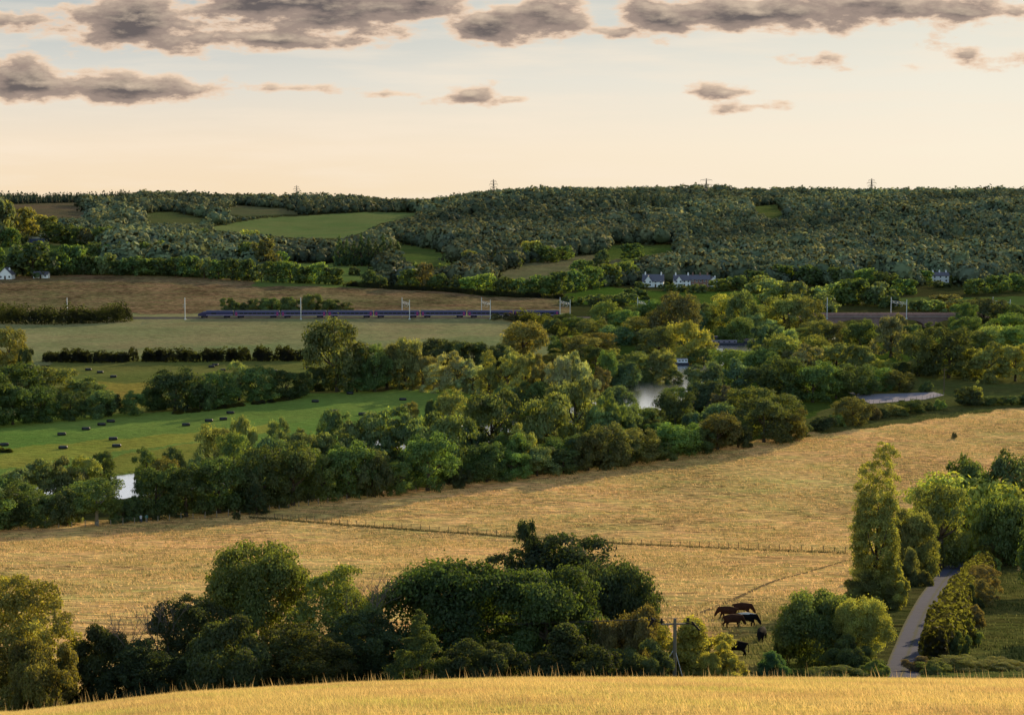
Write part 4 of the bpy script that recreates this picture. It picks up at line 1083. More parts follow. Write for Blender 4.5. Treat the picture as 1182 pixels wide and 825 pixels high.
house(1100, 324, 4.5, 4.5, 5.6, 2.0, 'small white tower house just right of the white mansion', gable='front', chim=1, nwin=1, D=P(1084, 326, 900).y + 12, clear=6)
house(552, 292, 15, 9, 6.5, 5.0, 'red brick country house with steep gables on the wooded hillside', wall=M_BRICK, roof=M_TILE, cross=True, chim=3, nwin=5, clear=15)
house(8, 322, 8, 8, 3.0, 4.0, 'white gabled cottage with dark roof at the far left field edge', gable='front', chim=1, nwin=3, storeys=1, clear=10)
house(48, 321, 9, 5, 2.4, 1.6, 'low white outbuilding with dark roof right of the gabled cottage', chim=0, nwin=3, storeys=1, clear=8)
# barn with blue cladding and a pale roof
M_BLUE = simple_mat("blue_cladding", (.10, .13, .28), .6, .1, .15, 1)
M_CREAM = simple_mat("pale_sheet_roof", (.62, .58, .45), .6, .1, .1, 1)
house(43, 280, 16, 12, 3.6, 3.2, 'blue clad farm barn with pale sunlit roof at far left', wall=M_BLUE, roof=M_CREAM, chim=0, nwin=3, storeys=1, cat='barn', name='barn', clear=20)
# white domed marquee
p = P(455, 319, 900); e = empty('marquee', p); tag(e, 'white round topped marquee on the grass at the hill foot', 'marquee'); CLEAR.append((p.x, p.y, 12))
b = MB(); prof = [(-4.2, 0), (4.2, 0), (4.2, 2.0)] + [(4.2 * math.cos(a), 2.0 + 2.6 * math.sin(a)) for a in np.linspace(.15, PI - .15, 14)] + [(-4.2, 2.0)]
b.prism(prof, -5, 5); b.build('canopy', simple_mat("white_canvas", (.82, .82, .84), .7, 0, .05), e)
b = MB(); b.prism([(-1.6, .02), (1.6, .02), (1.6, 2.0), (0, 2.9), (-1.6, 2.0)], -5.03, -4.8); b.build('entrance', simple_mat("dark_entrance", (.05, .05, .06)), e)
for k in (-3, 3): MB().tube((k, -5.05, 2.2), (k * 1.6, -8.5, 0), .03).build('guy_rope', M_WHITE, e)
house(478, 322, 7, 5, 2.3, 1.4, 'low pale shed with white wall right of the marquee', chim=0, nwin=2, storeys=1, cat='shed', name='shed', clear=8)
plant_wood()

# ------------------------------------------------------------------ pylons
def pylon(px, D, top_px, label, arms=3, wide=8.0):
    p = AT(px, D); H = zray(top_px, D) - p.z
    e = empty('pylon', p, .25); tag(e, label, 'pylon', 'electricity pylons on the skyline')
    b = MB(); r = .25
    lv = [0, .18, .34, .48, .60, .70, .80, .90, 1.0]
    def hw(t): return (3.4 * (1 - t / .6) + 1.0 * t / .6) if t < .6 else 1.0 - .85 * (t - .6) / .4
    for t0, t1 in zip(lv[:-1], lv[1:]):
        a, c = hw(t0), hw(t1)
        for sx, sy in ((1, 1), (1, -1), (-1, -1), (-1, 1)):
            b.tube((sx * a, sy * a, t0 * H), (sx * c, sy * c, t1 * H), r, r, 5)
        for (x0, y0), (x1, y1) in (((1, 1), (1, -1)), ((1, -1), (-1, -1)), ((-1, -1), (-1, 1)), ((-1, 1), (1, 1))):
            b.tube((x0 * a, y0 * a, t0 * H), (x1 * c, y1 * c, t1 * H), r * .7, r * .7, 5); b.tube((x1 * a, y1 * a, t0 * H), (x0 * c, y0 * c, t1 * H), r * .7, r * .7, 5)
    b.build('lattice_mast', M_PYLON, e)
    for k, t in enumerate(np.linspace(.66, .9, arms)):
        w = wide * (1.0 if k != 1 or arms < 3 else 1.25) * (.85 if k == arms - 1 else 1)
        a = MB()
        for s in (-1, 1):
            a.tube((s * .8, .5, t * H), (s * w, 0, t * H + .6), r, r * .6, 5); a.tube((s * .8, -.5, t * H), (s * w, 0, t * H + .6), r, r * .6, 5); a.tube((s * .6, 0, t * H + 1.8), (s * w, 0, t * H + .6), r, r * .6, 5)
            a.tube((s * w, 0, t * H + .6), (s * w, 0, t * H - 1.8), .15, .15, 5)
        a.build('crossarm', M_PYLON, e)
pylon(346, 3150, 214, 'small faint pylon on the left part of the skyline', wide=5)
pylon(570, 2500, 207, 'narrow pylon on the central hill, second from left on the skyline', wide=5)
pylon(812, 2650, 206, 'pylon with wide arms on the skyline right of centre', arms=2, wide=11)
pylon(1000, 2600, 206, 'rightmost pylon on the skyline, above the right hand wood', wide=6)

# ------------------------------------------------------------------ railway
zr = 4.62
X0, X1 = -420.0, 420.0
def track_pt(x, off=0): return (x - off * -.012, RY(x) + off)
b = MB()
def strip(off0, off1, z0, z1, xa, xb):
    A = [(xa, RY(xa) + off0, z0), (xb, RY(xb) + off0, z0), (xb, RY(xb) + off1, z0), (xa, RY(xa) + off1, z0)]
    B = [(q[0], q[1], z1) for q in A]
    va = [b.bm.verts.new(q) for q in A]; vb = [b.bm.verts.new(q) for q in B]
    b.bm.faces.new(va[::-1]); b.bm.faces.new(vb)
    for i in range(4): b.bm.faces.new((va[i], va[(i + 1) % 4], vb[(i + 1) % 4], vb[i]))
strip(-5.2, 5.2, 4.3, zr, X0, X1)
tag(b.build('railway_track', simple_mat("ballast", (.20, .17, .15), .95, 0, .3, 3)), 'straight ballasted railway line across the valley', 'railway', kind='structure')
M_RAIL = simple_mat("rail_steel", (.25, .18, .14), .5, .5)
for off in (-3.9, -2.45, 1.05, 2.5):
    b = MB(); b.tube((X0, RY(X0) + off, zr + .12), (X1, RY(X1) + off, zr + .12), .09, .09, 4)
    tag(b.build('rail', M_RAIL), 'steel rail running the length of the track', 'rail', 'rails of the railway', 'structure')

M_INDIGO = simple_mat("indigo_paint", (.030, .026, .105), .3, .1, .08, .5, .5)
M_LILAC = simple_mat("lilac_paint", (.34, .28, .46), .35, .1, .08, .5)
M_MAGENTA = simple_mat("magenta_paint", (.28, .035, .17), .35, .1, .08, .5)
M_ROOFG = simple_mat("train_roof", (.10, .10, .17), .5, .2, .1, 1)
M_DARK = simple_mat("dark_metal", (.025, .025, .028), .6, .3)
M_YEL = simple_mat("yellow_nose", (.60, .42, .04), .4)
def side_prof(nose=False): return [(-1.36, .95), (1.36, .95), (1.38, 2.6), (1.25, 3.2), (-1.25, 3.2), (-1.38, 2.6)]
tw = -3.17
e_tr = empty('train', (0, 0, 0)); tag(e_tr, 'long indigo passenger train with lilac stripe and magenta doors crossing the valley', 'train')
x_front = (228 - 591) / F * RY(-155) + .5
e_tr.location = (x_front, RY(x_front) + tw, zr + .2); e_tr.rotation_euler = (0, 0, math.atan(.012))
def bogie(par, x):
    b = MB(); b.box((x, 0, .55), (3.2, 2.2, .45), bevel=.05)
    for dx in (-1.1, 1.1):
        for sy in (-.75, .75): b.tube((x + dx, sy - .07, .46), (x + dx, sy + .07, .46), .44, .44, 14)
    b.build('bogie', M_DARK, par)
def carriage(x, ln, power=False):
    b = MB()
    if power:
        secs = [(0.0, .55, 1.9), (1.0, .80, 2.3), (2.6, 1.0, 3.05), (4.0, 1.0, 3.2), (ln, 1.0, 3.2)]
        rings = []
        for xx, wf, top in secs:
            rings.append([b.bm.verts.new((xx, y * wf, z)) for y, z in ((-1.36, .95), (1.36, .95), (1.38, min(2.6, top - .3)), (1.2, top), (-1.2, top), (-1.38, min(2.6, top - .3)))])
        for r0, r1 in zip(rings[:-1], rings[1:]):
            for i in range(6): b.bm.faces.new((r0[i], r0[(i + 1) % 6], r1[(i + 1) % 6], r1[i]))
        b.bm.faces.new(rings[0]); b.bm.faces.new(rings[-1][::-1])
    else: b.prism(side_prof(), 0, ln, 'X')
    c = b.build('power_car' if power else 'carriage', M_INDIGO, e_tr, (x, 0, 0))
    a0 = 4.2 if power else .15
    r = MB(); r.prism([(-1.252, 3.203), (1.252, 3.203), (.9, 3.58), (0, 3.70), (-.9, 3.58)], a0, ln - .15, 'X'); r.build('roof', M_ROOFG, c)
    for s in (-1, 1):
        st = MB(); st.box(((a0 + ln) / 2, s * 1.385, 1.45), (ln - a0 - .1, .03, .34)); st.build('stripe', M_LILAC, c)
    if power:
        w = MB(); w.poly([(1.02, -.85, 2.34), (1.02, .85, 2.34), (2.5, 1.0, 3.04), (2.5, -1.0, 3.04)]); w.build('windscreen', M_GLASS, c, (-.03, 0, .04))
        w = MB(); w.poly([(-.01, -.7, 1.05), (-.01, .7, 1.05), (-.01, .6, 1.85), (-.01, -.6, 1.85)]); w.build('nose_panel', M_YEL, c)
        for s in (-1, 1):
            w = MB(); w.box((8, s * 1.395, 2.2), (2.4, .03, .8)); w.build('grille', M_DARK, c)
    else:
        for s in (-1, 1):
            w = MB()
            for k in range(8): w.box((3.6 + k * (ln - 7.2) / 7, s * 1.39, 2.25), (1.7, .03, .75))
            w.build('window_row', M_GLASS, c)
            for xd in (1.1, ln - 1.1):
                d = MB(); d.box((xd, s * 1.395, 1.98), (1.0, .04, 1.95)); d.build('door', M_MAGENTA, c)
    bogie(c, 3.2); bogie(c, ln - 3.2)
xx = 0; carriage(xx, 17.6, True); xx += 18.1
for i in range(7): carriage(xx, 22.6); xx += 23.2

def mast(px, label, dy=20.0, single=False):
    x = (px - 591) / F * 862.0
    e = empty('overhead_line_mast', (x, RY(x) - 7.2, 4.3)); tag(e, label, 'railway mast', 'overhead line masts along the railway')
    h = 9.6; ux = x * 14.4 / 862 if single else -4.6
    m = MB(); m.box((0, 0, h / 2), (.34, .34, h)); m.box((0, 0, .15), (.9, .9, .6)); m.build('post', M_STEEL, e)
    m = MB(); m.box((ux, 14.4, h / 2 + .15), (.34, .34, h + .3)); m.build('post', M_STEEL, e)
    m = MB()
    for dz in (-.45, .45): m.tube((0, 0, 7.6 + dz), (ux, 14.4, 7.6 + dz), .11, .11, 6)
    for k in range(9):
        f0, f1 = k / 9, (k + 1) / 9; s = 1 if k % 2 else -1
        m.tube((ux * f0, 14.4 * f0, 7.6 - .45 * s), (ux * f1, 14.4 * f1, 7.6 + .45 * s), .06, .06, 5)
    m.build('boom', M_STEEL, e)
    for yy in (4.0, 9.0):
        m = MB(); fx = ux * yy / 14.4
        m.tube((fx, yy, 7.15), (fx, yy, 5.9), .07, .07, 6); m.tube((fx, yy, 5.95), (fx - 1.1, yy - .3, 5.75), .05, .05, 6); m.tube((fx, yy, 7.0), (fx - 1.1, yy - .3, 6.8), .05, .05, 6); m.build('cantilever', M_STEEL, e)
for i, (px, s) in enumerate(((215, True), (348, True), (473, False), (566, False), (658, False), (749, False), (955, True), (1047, False), (1167, False), (80, True))):
    names = {215: 'pale steel railway mast just left of the front of the train', 348: 'pale railway mast over the second carriage, second mast along the train', 473: 'pale railway mast above the middle of the train, third along it',
             566: 'pale railway mast over the rear half of train, fourth along it', 658: 'pale railway mast near the tail of the train beside dark bushes', 749: 'pale railway mast rising from trees below the green field and white houses',
             955: 'pale railway mast at the left end of the brick viaduct', 1047: 'pale railway mast in the middle of the brick viaduct', 1167: 'pale portal mast beyond the right end of the viaduct', 80: 'pale railway mast above the dark hedge at far left'}
    mast(px, names[px], single=s)

# brick viaduct over the river
xa, xb = 132.0, 236.0
e = empty('viaduct', (184, RY(184), 0)); e.rotation_euler = (0, 0, math.atan(.012)); tag(e, 'low red brick railway viaduct with wide arches among the trees at right', 'viaduct')
prof = [(-52, 5.0), (-52, -2.5)]
nA = 4; span = 19.0; pier = (104 - nA * span) / (nA + 1)
x = -52 + pier
for k in range(nA):
    prof.append((x, -2.5)); prof += [(x + span / 2 - span / 2 * math.cos(a), .3 + 3.5 * math.sin(a)) for a in np.linspace(0, PI, 17)]; prof.append((x + span, -2.5)); x += span + pier
prof += [(52, -2.5), (52, 5.0)]
b = MB(); b.prism(prof, -5.4, 5.4); b.build('arch_wall', M_VIA, e)
for s in (-1, 1):
    b = MB(); b.box((0, s * 5.55, 5.12), (104.4, .7, .25)); b.build('string_course', simple_mat("pale_stone", (.36, .30, .28), .9), e)
    b = MB(); b.box((0, s * 5.5, 5.85), (104.2, .45, 1.2)); b.build('parapet', M_VIA, e)
for k in range(nA):
    xc = -52 + pier + span / 2 + k * (span + pier)
    b = MB()
    pts = [(xc - (span / 2) * math.cos(a), .3 + 3.5 * math.sin(a)) for a in np.linspace(0, PI, 17)]; pts2 = [(xc - (span / 2 + .7) * math.cos(a), .3 + 4.1 * math.sin(a)) for a in np.linspace(0, PI, 17)]
    for i in range(16): b.poly([(pts[i][0], -5.43, pts[i][1]), (pts[i + 1][0], -5.43, pts[i + 1][1]), (pts2[i + 1][0], -5.43, pts2[i + 1][1]), (pts2[i][0], -5.43, pts2[i][1])])
    b.build('arch_ring', simple_mat("arch_brick", (.24, .15, .15), .9), e)

# ------------------------------------------------------------------ wrapped bales
def bale_mesh():
    b = MB(); b.box((0, 0, .425), (2.3, 1.15, .85), bevel=.12); return b.mesh('wrapped_bale', simple_mat("black_wrap", (.018, .018, .022), .35, 0, .2, 3, .6), True)
BM_ = bale_mesh()
bales = [(15, 274, 0), (210, 238, 0), (293, 220, 0), (346, 205, 0), (377, 194, 0), (215, 284, 0), (385, 254, 0), (397, 278, 0), (633, 206, 0), (711, 192, 0), (760, 186, 0), (784, 165, 0), (1073, 126, 0), (1135, 160, 0)]
bl = [(x / 2.948, 420 + y / 2.948 + 1.5, 0) for x, y, _ in bales] + [(404, 455, 0), (465, 462, 0), (418, 479, 0)]
bu = [(301, 667), (341, 676), (386, 691), (720, 657), (733, 651), (757, 669), (933, 673), (1043, 661)]
bl += [(x / 2.948, 200 + y / 2.948 + 1.2, 1) for x, y in bu]
cnt = [0, 0]; order = sorted(bl)
for px, py, up in order:
    p = P(px, py)
    o = link('wrapped_bale', BM_, None, p - Vector((0, 0, .03)), random.uniform(-.25, .25))
    o.rotation_euler.x = 0
    where = 'near the hedge above the dark trees' if up else 'on the mown green meadow'
    tag(o, f"black wrapped rectangular bale {where}, {ORD[cnt[up]]} from the left", 'bale', 'black wrapped bales on the green fields'); cnt[up] += 1

# ------------------------------------------------------------------ fences
M_POST = simple_mat("weathered_post", (.30, .26, .20), .9, 0, .25, 4)
M_DPOST = simple_mat("dark_post", (.13, .095, .06), .9, 0, .25, 4)
M_WIRE = simple_mat("fence_wire", (.12, .11, .10), .6, .5)
def fence(pts_px, spacing, h, label, mat, thick=.075):
    pts = [P(x, y) for x, y in pts_px]
    e = empty('wire_fence', pts[0]); tag(e, label, 'fence')
    o0 = pts[0]; pos = []
    carry = 0
    for a, b in zip(pts[:-1], pts[1:]):
        ln = (b - a).xy.length; t = carry
        while t < ln:
            q = a.lerp(b, t / ln); pos.append(Vector((q.x, q.y, float(zfun(q.x, q.y)))) - o0); t += spacing
        carry = t - ln
    pos = pos[:98]
    pm = MB(); pm.tube((0, 0, -.2), (0, 0, h), thick, thick * .9, 7); pm.tube((0, 0, h), (0, 0, h + .06), thick * .9, .01, 7); pm = pm.mesh('post', mat)
    for q in pos:
        o = link('post', pm, e, q); o.scale = (1, 1, random.uniform(.85, 1.12)); o.rotation_euler = (random.uniform(-.05, .05), random.uniform(-.05, .05), random.uniform(0, 6))
    w = MB()
    for a, b in zip(pos[:-1], pos[1:]):
        for hh in (.35, .7, 1.02): w.tube(a + Vector((0, 0, hh * h)), b + Vector((0, 0, hh * h)), .008, .008, 3)
    w.build('wire', M_WIRE, e)
    return [q + o0 for q in pos]
fence([(-10, 612), (60, 609), (120, 607), (200, 600), (281, 594), (330, 587), (400, 577), (460, 570), (540, 560)], 2.6, 1.25, 'pale post and wire fence along the foot of the riverside trees', M_POST, .085)
FL = fence([(288, 597), (330, 600), (400, 606), (480, 611.5), (580, 618.5), (671, 624), (790, 631), (880, 635), (976, 638.5)], 2.1, 1.15, 'dark post and wire fence crossing the dry golden meadow', M_DPOST, .065)
fence([(985, 458), (1005, 466.5), (1040, 464), (1068, 461.5), (1091, 456.5)], 2.6, 1.3, 'low post fence along the near side of the riding arena', M_POST, .07)

# utility pole beyond the arena
p = P(1089.5, 454); e = empty('utility_pole', p); tag(e, 'slender dark utility pole behind the riding arena', 'utility pole')
MB().tube((0, 0, -.3), (0, 0, 8.6), .19, .13, 10).build('pole', M_DPOST, e)
MB().box((0, 0, 8.1), (1.6, .12, .14)).build('crossarm', M_DPOST, e)

# ------------------------------------------------------------------ electricity pole in the thicket
p = AT(781, 99.0); topz = zray(713, 99.0); HP = topz - p.z
e = empty('electricity_pole', p); tag(e, 'weathered wooden electricity pole with tilted crossarm rising from the golden bush', 'electricity pole')
M_POLE = simple_mat("pole_wood", (.22, .185, .14), .9, 0, .25, 5)
MB().tube((0, 0, -.4), (0, 0, HP), .13, .095, 14).build('pole', M_POLE, e)
arm = MB(); A = Vector((-.85, -.5, HP - .25)); Bp = Vector((.85, .5, HP - .45)); arm.tube(A, Bp, .055, .055, 6); arm.build('crossarm', M_PYLON, e)
M_INS = simple_mat("brown_insulator", (.03, .02, .018), .7, 0, .1, 3, .1)
for k, t in enumerate((.02, .5, .98)):
    q = A.lerp(Bp, t)
    i_ = MB(); i_.tube(q, q + Vector((0, 0, .16)), .03, .03, 8)
    for dz, rr in ((.14, .09), (.21, .10), (.28, .07)): i_.tube(q + Vector((0, 0, dz)), q + Vector((0, 0, dz + .05)), rr, rr * .7, 10)
    i_.build('insulator', M_INS, e)
for s, q in ((-1, Vector((-1.25, -.1, HP - .12))), (1, Vector((1.15, .1, HP - .42)))):
    sw = MB(); sw.tube(q, q + Vector((.5 * s * .6, -.2, -.30)), .055, .055, 8); sw.tube(q + Vector((0, 0, 0)), q + Vector((-.15, 0, .18)), .08, .06, 8); sw.tube(q, Vector((q.x * .55, q.y, HP - .3)), .03, .03, 6); sw.build('fuse_switch', M_INS, e)
for s in (-1, 1):
    MB().tube((0, 0, HP * .55), (s * 1.1 - .5, -.6, 0.0), .02, .02, 5).build('guy_wire', M_STEEL, e)
# the three conductors running off to the left
wire_end = AT(-220, 120); wz = zray(700, 120)
for k, t in enumerate((.02, .5, .98)):
    q0 = p + A.lerp(Bp, t) + Vector((0, 0, .33)); q1 = Vector((wire_end.x, wire_end.y + k * .7, wz + .2 * k))
    w = MB(); prev = q0
    for i in range(1, 25):
        u = i / 24; q = q0.lerp(q1, u) + Vector((0, 0, -4 * .9 * u * (1 - u))); w.tube(prev, q, .011, .011, 4); prev = q
    tag(w.build('power_line', M_WIRE), 'thin sagging power line running left from the wooden pole', 'power line', 'three parallel power lines')

# ------------------------------------------------------------------ cattle
def skin_mesh(name, V, E, R, mat, sub=2):
    me = bpy.data.meshes.new(name); me.from_pydata([Vector(v) for v in V], E, []); me.update()
    o = bpy.data.objects.new(name, me); COL.objects.link(o)
    sk = o.modifiers.new('skin', 'SKIN'); sk.use_smooth_shade = True
    for i, r in enumerate(R):
        d = me.skin_vertices[0].data[i]; d.radius = r if isinstance(r, tuple) else (r, r); d.use_root = (i == 0)
    ss = o.modifiers.new('sub', 'SUBSURF'); ss.levels = sub; ss.render_levels = sub
    dg = bpy.context.evaluated_depsgraph_get()
    m2 = bpy.data.meshes.new_from_object(o.evaluated_get(dg)); m2.name = name
    bpy.data.objects.remove(o); m2.materials.clear(); m2.materials.append(mat)
    m2.polygons.foreach_set('use_smooth', [True] * len(m2.polygons))
    return m2
def cow_body(mat, graze=True):
    V = [(-.72, 0, 1.02), (-.30, 0, .95), (.15, 0, .93), (.55, 0, 1.0), (.86, 0, .95)]
    R = [(.33, .36), (.42, .42), (.44, .44), (.36, .42), (.22, .30)]
    E = [(0, 1), (1, 2), (2, 3), (3, 4)]
    hd = [(1.08, 0, .68), (1.22, 0, .44), (1.34, 0, .20)] if graze else [(1.15, 0, 1.28), (1.35, 0, 1.36), (1.66, 0, 1.16)]
    V += hd; R += [(.14, .17), (.135, .15), (.085, .085)]; E += [(4, 5), (5, 6), (6, 7)]
    i = 8
    for s, st in ((1, .12), (-1, -.1)):
        V += [(.56, s * .2, .62), (.55 + st, s * .21, .34), (.55 + st * 1.4, s * .21, .04)]; R += [.13, .075, .07]; E += [(3, i), (i, i + 1), (i + 1, i + 2)]; i += 3
    for s, st in ((1, -.1), (-1, .12)):
        V += [(-.66, s * .21, .66), (-.84 + st * .6, s * .22, .40), (-.80 + st, s * .22, .04)]; R += [.17, .075, .07]; E += [(0, i), (i, i + 1), (i + 1, i + 2)]; i += 3
    V += [(-1.04, 0, 1.16), (-1.12, .03, .8), (-1.10, .05, .4)]; R += [.055, .03, .05]; E += [(0, i), (i, i + 1), (i + 1, i + 2)]
    return skin_mesh('body', V, E, R, mat)
def cow_mat(name, col, patch=None):
    m, nt = new_mat(name)
    out = N(nt, 'ShaderNodeOutputMaterial'); b = N(nt, 'ShaderNodeBsdfPrincipled', i_Roughness=.85)
    b.inputs['Specular IOR Level'].default_value = .05
    tc = N(nt, 'ShaderNodeTexCoord'); nz = N(nt, 'ShaderNodeTexNoise', i_Scale=3.0); L(nt, tc.outputs['Object'], nz.inputs[0])
    c = mix_col(nt, 1.0, col, math_n(nt, 'MULTIPLY_ADD', nz.outputs['Fac'], .8, .6), 'MULTIPLY')
    if patch:
        sx = N(nt, 'ShaderNodeSeparateXYZ'); L(nt, tc.outputs['Object'], sx.inputs[0])
        ht = math_n(nt, 'ADD', sx.outputs['Z'], math_n(nt, 'MULTIPLY_ADD', nz.outputs['Fac'], .3, -.15))
        c = mix_col(nt, math_n(nt, 'GREATER_THAN', ht, 1.22), c, (.62, .58, .52))
    L(nt, c, b.inputs[0]); L(nt, b.outputs[0], out.inputs[0]); return m
M_CB = cow_mat("brown_hide", (.055, .022, .014)); M_CK = cow_mat("black_hide", (.010, .009, .010)); M_CW = cow_mat("black_hide_white_back", (.010, .009, .010), True)
COWM = {}
def cow(px, py, rz, kind, label, sc=1.0):
    mat = {'b': M_CB, 'k': M_CK, 'w': M_CW}[kind]
    if kind not in COWM: COWM[kind] = cow_body(mat)
    p = P(px, py, 120); e = empty('cow', p - Vector((0, 0, .02)), rz); sc *= .98; e.scale = (sc,) * 3; tag(e, label, 'cow', 'cattle grazing in the meadow corner')
    link('body', COWM[kind], e)
    for s in (-1, 1):
        m = MB(); m.tube((1.04, s * .12, .74), (.98, s * .32, .73), .055, .02, 6); m.build('ear', mat, e)
cow(857, 709.5, .06, 'b', 'dark brown cow grazing at the top of the group, facing right', 1.0)
cow(840, 714, 2.8, 'b', 'brown cow at the left of the group, partly behind another')
cow(846, 724, .35, 'b', 'brown cow in the middle of the group, head hidden behind black cow', 1.0)
cow(862, 722, -.15, 'w', 'black cow with white back grazing at the front of the group')
cow(879, 740, -1.9, 'k', 'lone black cow grazing lower right of the group, facing the viewer', .95)
cow(848, 757, 2.9, 'k', 'black cow half hidden behind the golden bush', .95)

# ------------------------------------------------------------------ walkers
def walker(px, py, rz, coat, trousers, label):
    p = P(px, py); e = empty('person', p, rz); tag(e, label, 'person', None)
    skin = simple_mat("skin", (.45, .28, .2), .6)
    V = [(0, 0, .95), (0, 0, 1.15), (0, 0, 1.36), (0, .01, 1.47), (0, .02, 1.58), (0, .02, 1.68)]; R = [(.15, .11), (.15, .11), (.17, .11), .055, .095, .075]; E = [(i, i + 1) for i in range(5)]
    i = 6
    for s in (-1, 1):
        V += [(s * .20, 0, 1.36), (s * .25, .08 * s, 1.10), (s * .24, .16 * s, .86)]; R += [.06, .045, .035]; E += [(2, i), (i, i + 1), (i + 1, i + 2)]; i += 3
        V += [(s * .09, -.06 * s, .88), (s * .10, -.14 * s, .48), (s * .10, -.20 * s, .06), (s * .10, -.20 * s + .14, .03)]; R += [.09, .06, .045, .035]; E += [(0, i), (i, i + 1), (i + 1, i + 2), (i + 2, i + 3)]; i += 4
    link('body', skin_mesh('body', V, E, R, skin, 1), e)
    b = MB(); b.tube((0, 0, .80), (0, 0, 1.12), .20, .18, 12); b.tube((0, 0, 1.12), (0, 0, 1.42), .18, .20, 12); b.tube((0, 0, 1.42), (0, 0, 1.50), .20, .07, 12)
    for s in (-1, 1): b.tube((s * .20, 0, 1.38), (s * .25, .08 * s, 1.10), .075, .065, 8); b.tube((s * .25, .08 * s, 1.10), (s * .24, .15 * s, .90), .065, .05, 8)
    b.build('coat', simple_mat("coat", coat, .8), e, smooth=True)
    b = MB()
    for s in (-1, 1): b.tube((s * .09, -.05 * s, .9), (s * .10, -.14 * s, .48), .105, .08, 8); b.tube((s * .10, -.14 * s, .48), (s * .10, -.20 * s, .08), .08, .065, 8)
    b.build('trousers', simple_mat("trousers", trousers, .8), e, smooth=True)
    b = MB(); bmesh.ops.create_icosphere(b.bm, subdivisions=2, radius=.108, matrix=Matrix.Translation((0, .0, 1.66))); b.build('hair', simple_mat("hair", (.05, .03, .02), .7), e, smooth=True)
walker(162.8, 603, .6, (.62, .66, .72), (.06, .09, .2), 'walker in a pale white blue top beside the riverside fence')
walker(169.3, 602.5, .4, (.08, .28, .26), (.10, .11, .12), 'walker in a teal green jacket beside the riverside fence')

# ------------------------------------------------------------------ boats
M_HULLW = simple_mat("white_gelcoat", (.75, .76, .78), .3, 0, .05, 1, .5)
M_HULLD = simple_mat("dark_hull", (.03, .03, .045), .4)
def hull(e, ln, bm_, h, mat):
    b = MB(); st = []
    for t in np.linspace(0, 1, 9):
        w = bm_ / 2 * (1 - max(0, (t - .6) / .4) ** 2 * .95); st.append((t * ln - ln / 2, w))
    prev = None
    for x, w in st:
        ring = [b.bm.verts.new(q) for q in ((x, -w, h), (x, -w * .75, -.25), (x, w * .75, -.25), (x, w, h))]
        if prev:
            for i in range(4): b.bm.faces.new((prev[i], prev[(i + 1) % 4], ring[(i + 1) % 4], ring[i]))
        else: b.bm.faces.new(ring)
        prev = ring
    b.bm.faces.new(prev[::-1]); b.build('hull', mat, e)
q = flat_xy(784, 421, -.75)
e = empty('cabin_boat', (q[0], q[1], -.75), PI + .12); tag(e, 'white cabin cruiser with dark hull moored at the river bend', 'boat')
hull(e, 7.4, 2.7, .95, M_HULLD)
b = MB(); b.prism([(-1.1, .96), (1.1, .96), (1.0, 2.35), (-1.0, 2.35)], -3.2, 1.0, 'X'); b.build('cabin', M_HULLW, e)
b = MB()
for k in range(3):
    for s in (-1, 1): b.box((-2.5 + k * 1.3, s * 1.06, 1.75), (.9, .06, .5))
b.build('window_row', M_GLASS, e)
b = MB(); b.box((-1.1, 0, 2.45), (4.6, 2.4, .12), bevel=.04); b.build('canopy', simple_mat("lilac_canvas", (.30, .27, .34), .7), e)
def narrowboat(px, py, ln, rz, roofc, label):
    q = flat_xy(px, py, -.75); e = empty('narrowboat', (q[0], q[1], -.75), rz); tag(e, label, 'boat', 'boats moored on the upper reach of the river')
    hull(e, ln, 2.3, .9, M_HULLD)
    b = MB(); b.prism([(-1.0, .91), (1.0, .91), (.85, 1.95), (-.85, 1.95)], -ln * .4, ln * .28, 'X'); b.build('cabin', simple_mat("boat_side", tuple(c * .5 for c in roofc), .5), e)
    b = MB(); b.prism([(-.95, 1.953), (.95, 1.953), (.4, 2.1), (-.4, 2.1)], -ln * .41, ln * .29, 'X'); b.build('roof', simple_mat("boat_roof", roofc, .6), e)
    b = MB()
    for k in range(5):
        for s in (-1, 1): b.box((-ln * .34 + k * ln * .14, s * .96, 1.45), (.8, .07, .5))
    b.build('window_row', M_GLASS, e)
narrowboat(838, 398, 17, .05, (.36, .31, .40), 'long lilac roofed narrowboat, largest of the moored boats')
narrowboat(822, 393, 12, .10, (.28, .25, .34), 'purple grey roofed narrowboat behind the left of the moored boats')
narrowboat(864, 396, 13, .02, (.34, .24, .26), 'reddish roofed narrowboat at the right of the moored boats')
q = flat_xy(829, 404, -.75); e = empty('dinghy', (q[0], q[1], -.75), .35); tag(e, 'small white dinghy in front of the moored narrowboats', 'boat')
hull(e, 4.2, 1.5, .5, M_HULLW); b = MB()
for k in (-.8, .5): b.box((k, 0, .52), (.3, 1.3, .05))
b.build('seat', M_DPOST, e)

# ------------------------------------------------------------------ bare dead saplings
def bare(px, D, top, w, label, seed):
    g = random.Random(seed); p = AT(px, D); H = zray(top, D) - p.z
    e = empty('dead_sapling', p); tag(e, label, 'bare tree'); b = MB()
    def br(q, d, ln, r, lv):
        if lv == 0 or ln < .15: return
        m = q + d * ln; b.tube(q, m, r, r * .65, 6)
        for k in range(3 if lv > 1 else 2):
            nd = (d + Vector((g.uniform(-.7, .7), g.uniform(-.7, .7), g.uniform(-.1, .45)))).normalized(); br(m if k else q.lerp(m, .6), nd, ln * g.uniform(.55, .8), r * .6, lv - 1)
    br(Vector((0, 0, -.1)), Vector((-.06, 0, 1)), H * .42, .07, 6)
    b.build('branches', simple_mat("grey_bark", (.16, .13, .11), .9), e)
bare(192, 99, 692, 40, 'bare grey dead sapling standing left of the round olive tree', 3)
bare(150, 97, 715, 30, 'thin leafless twiggy shrub in the low dark bushes at left', 8)
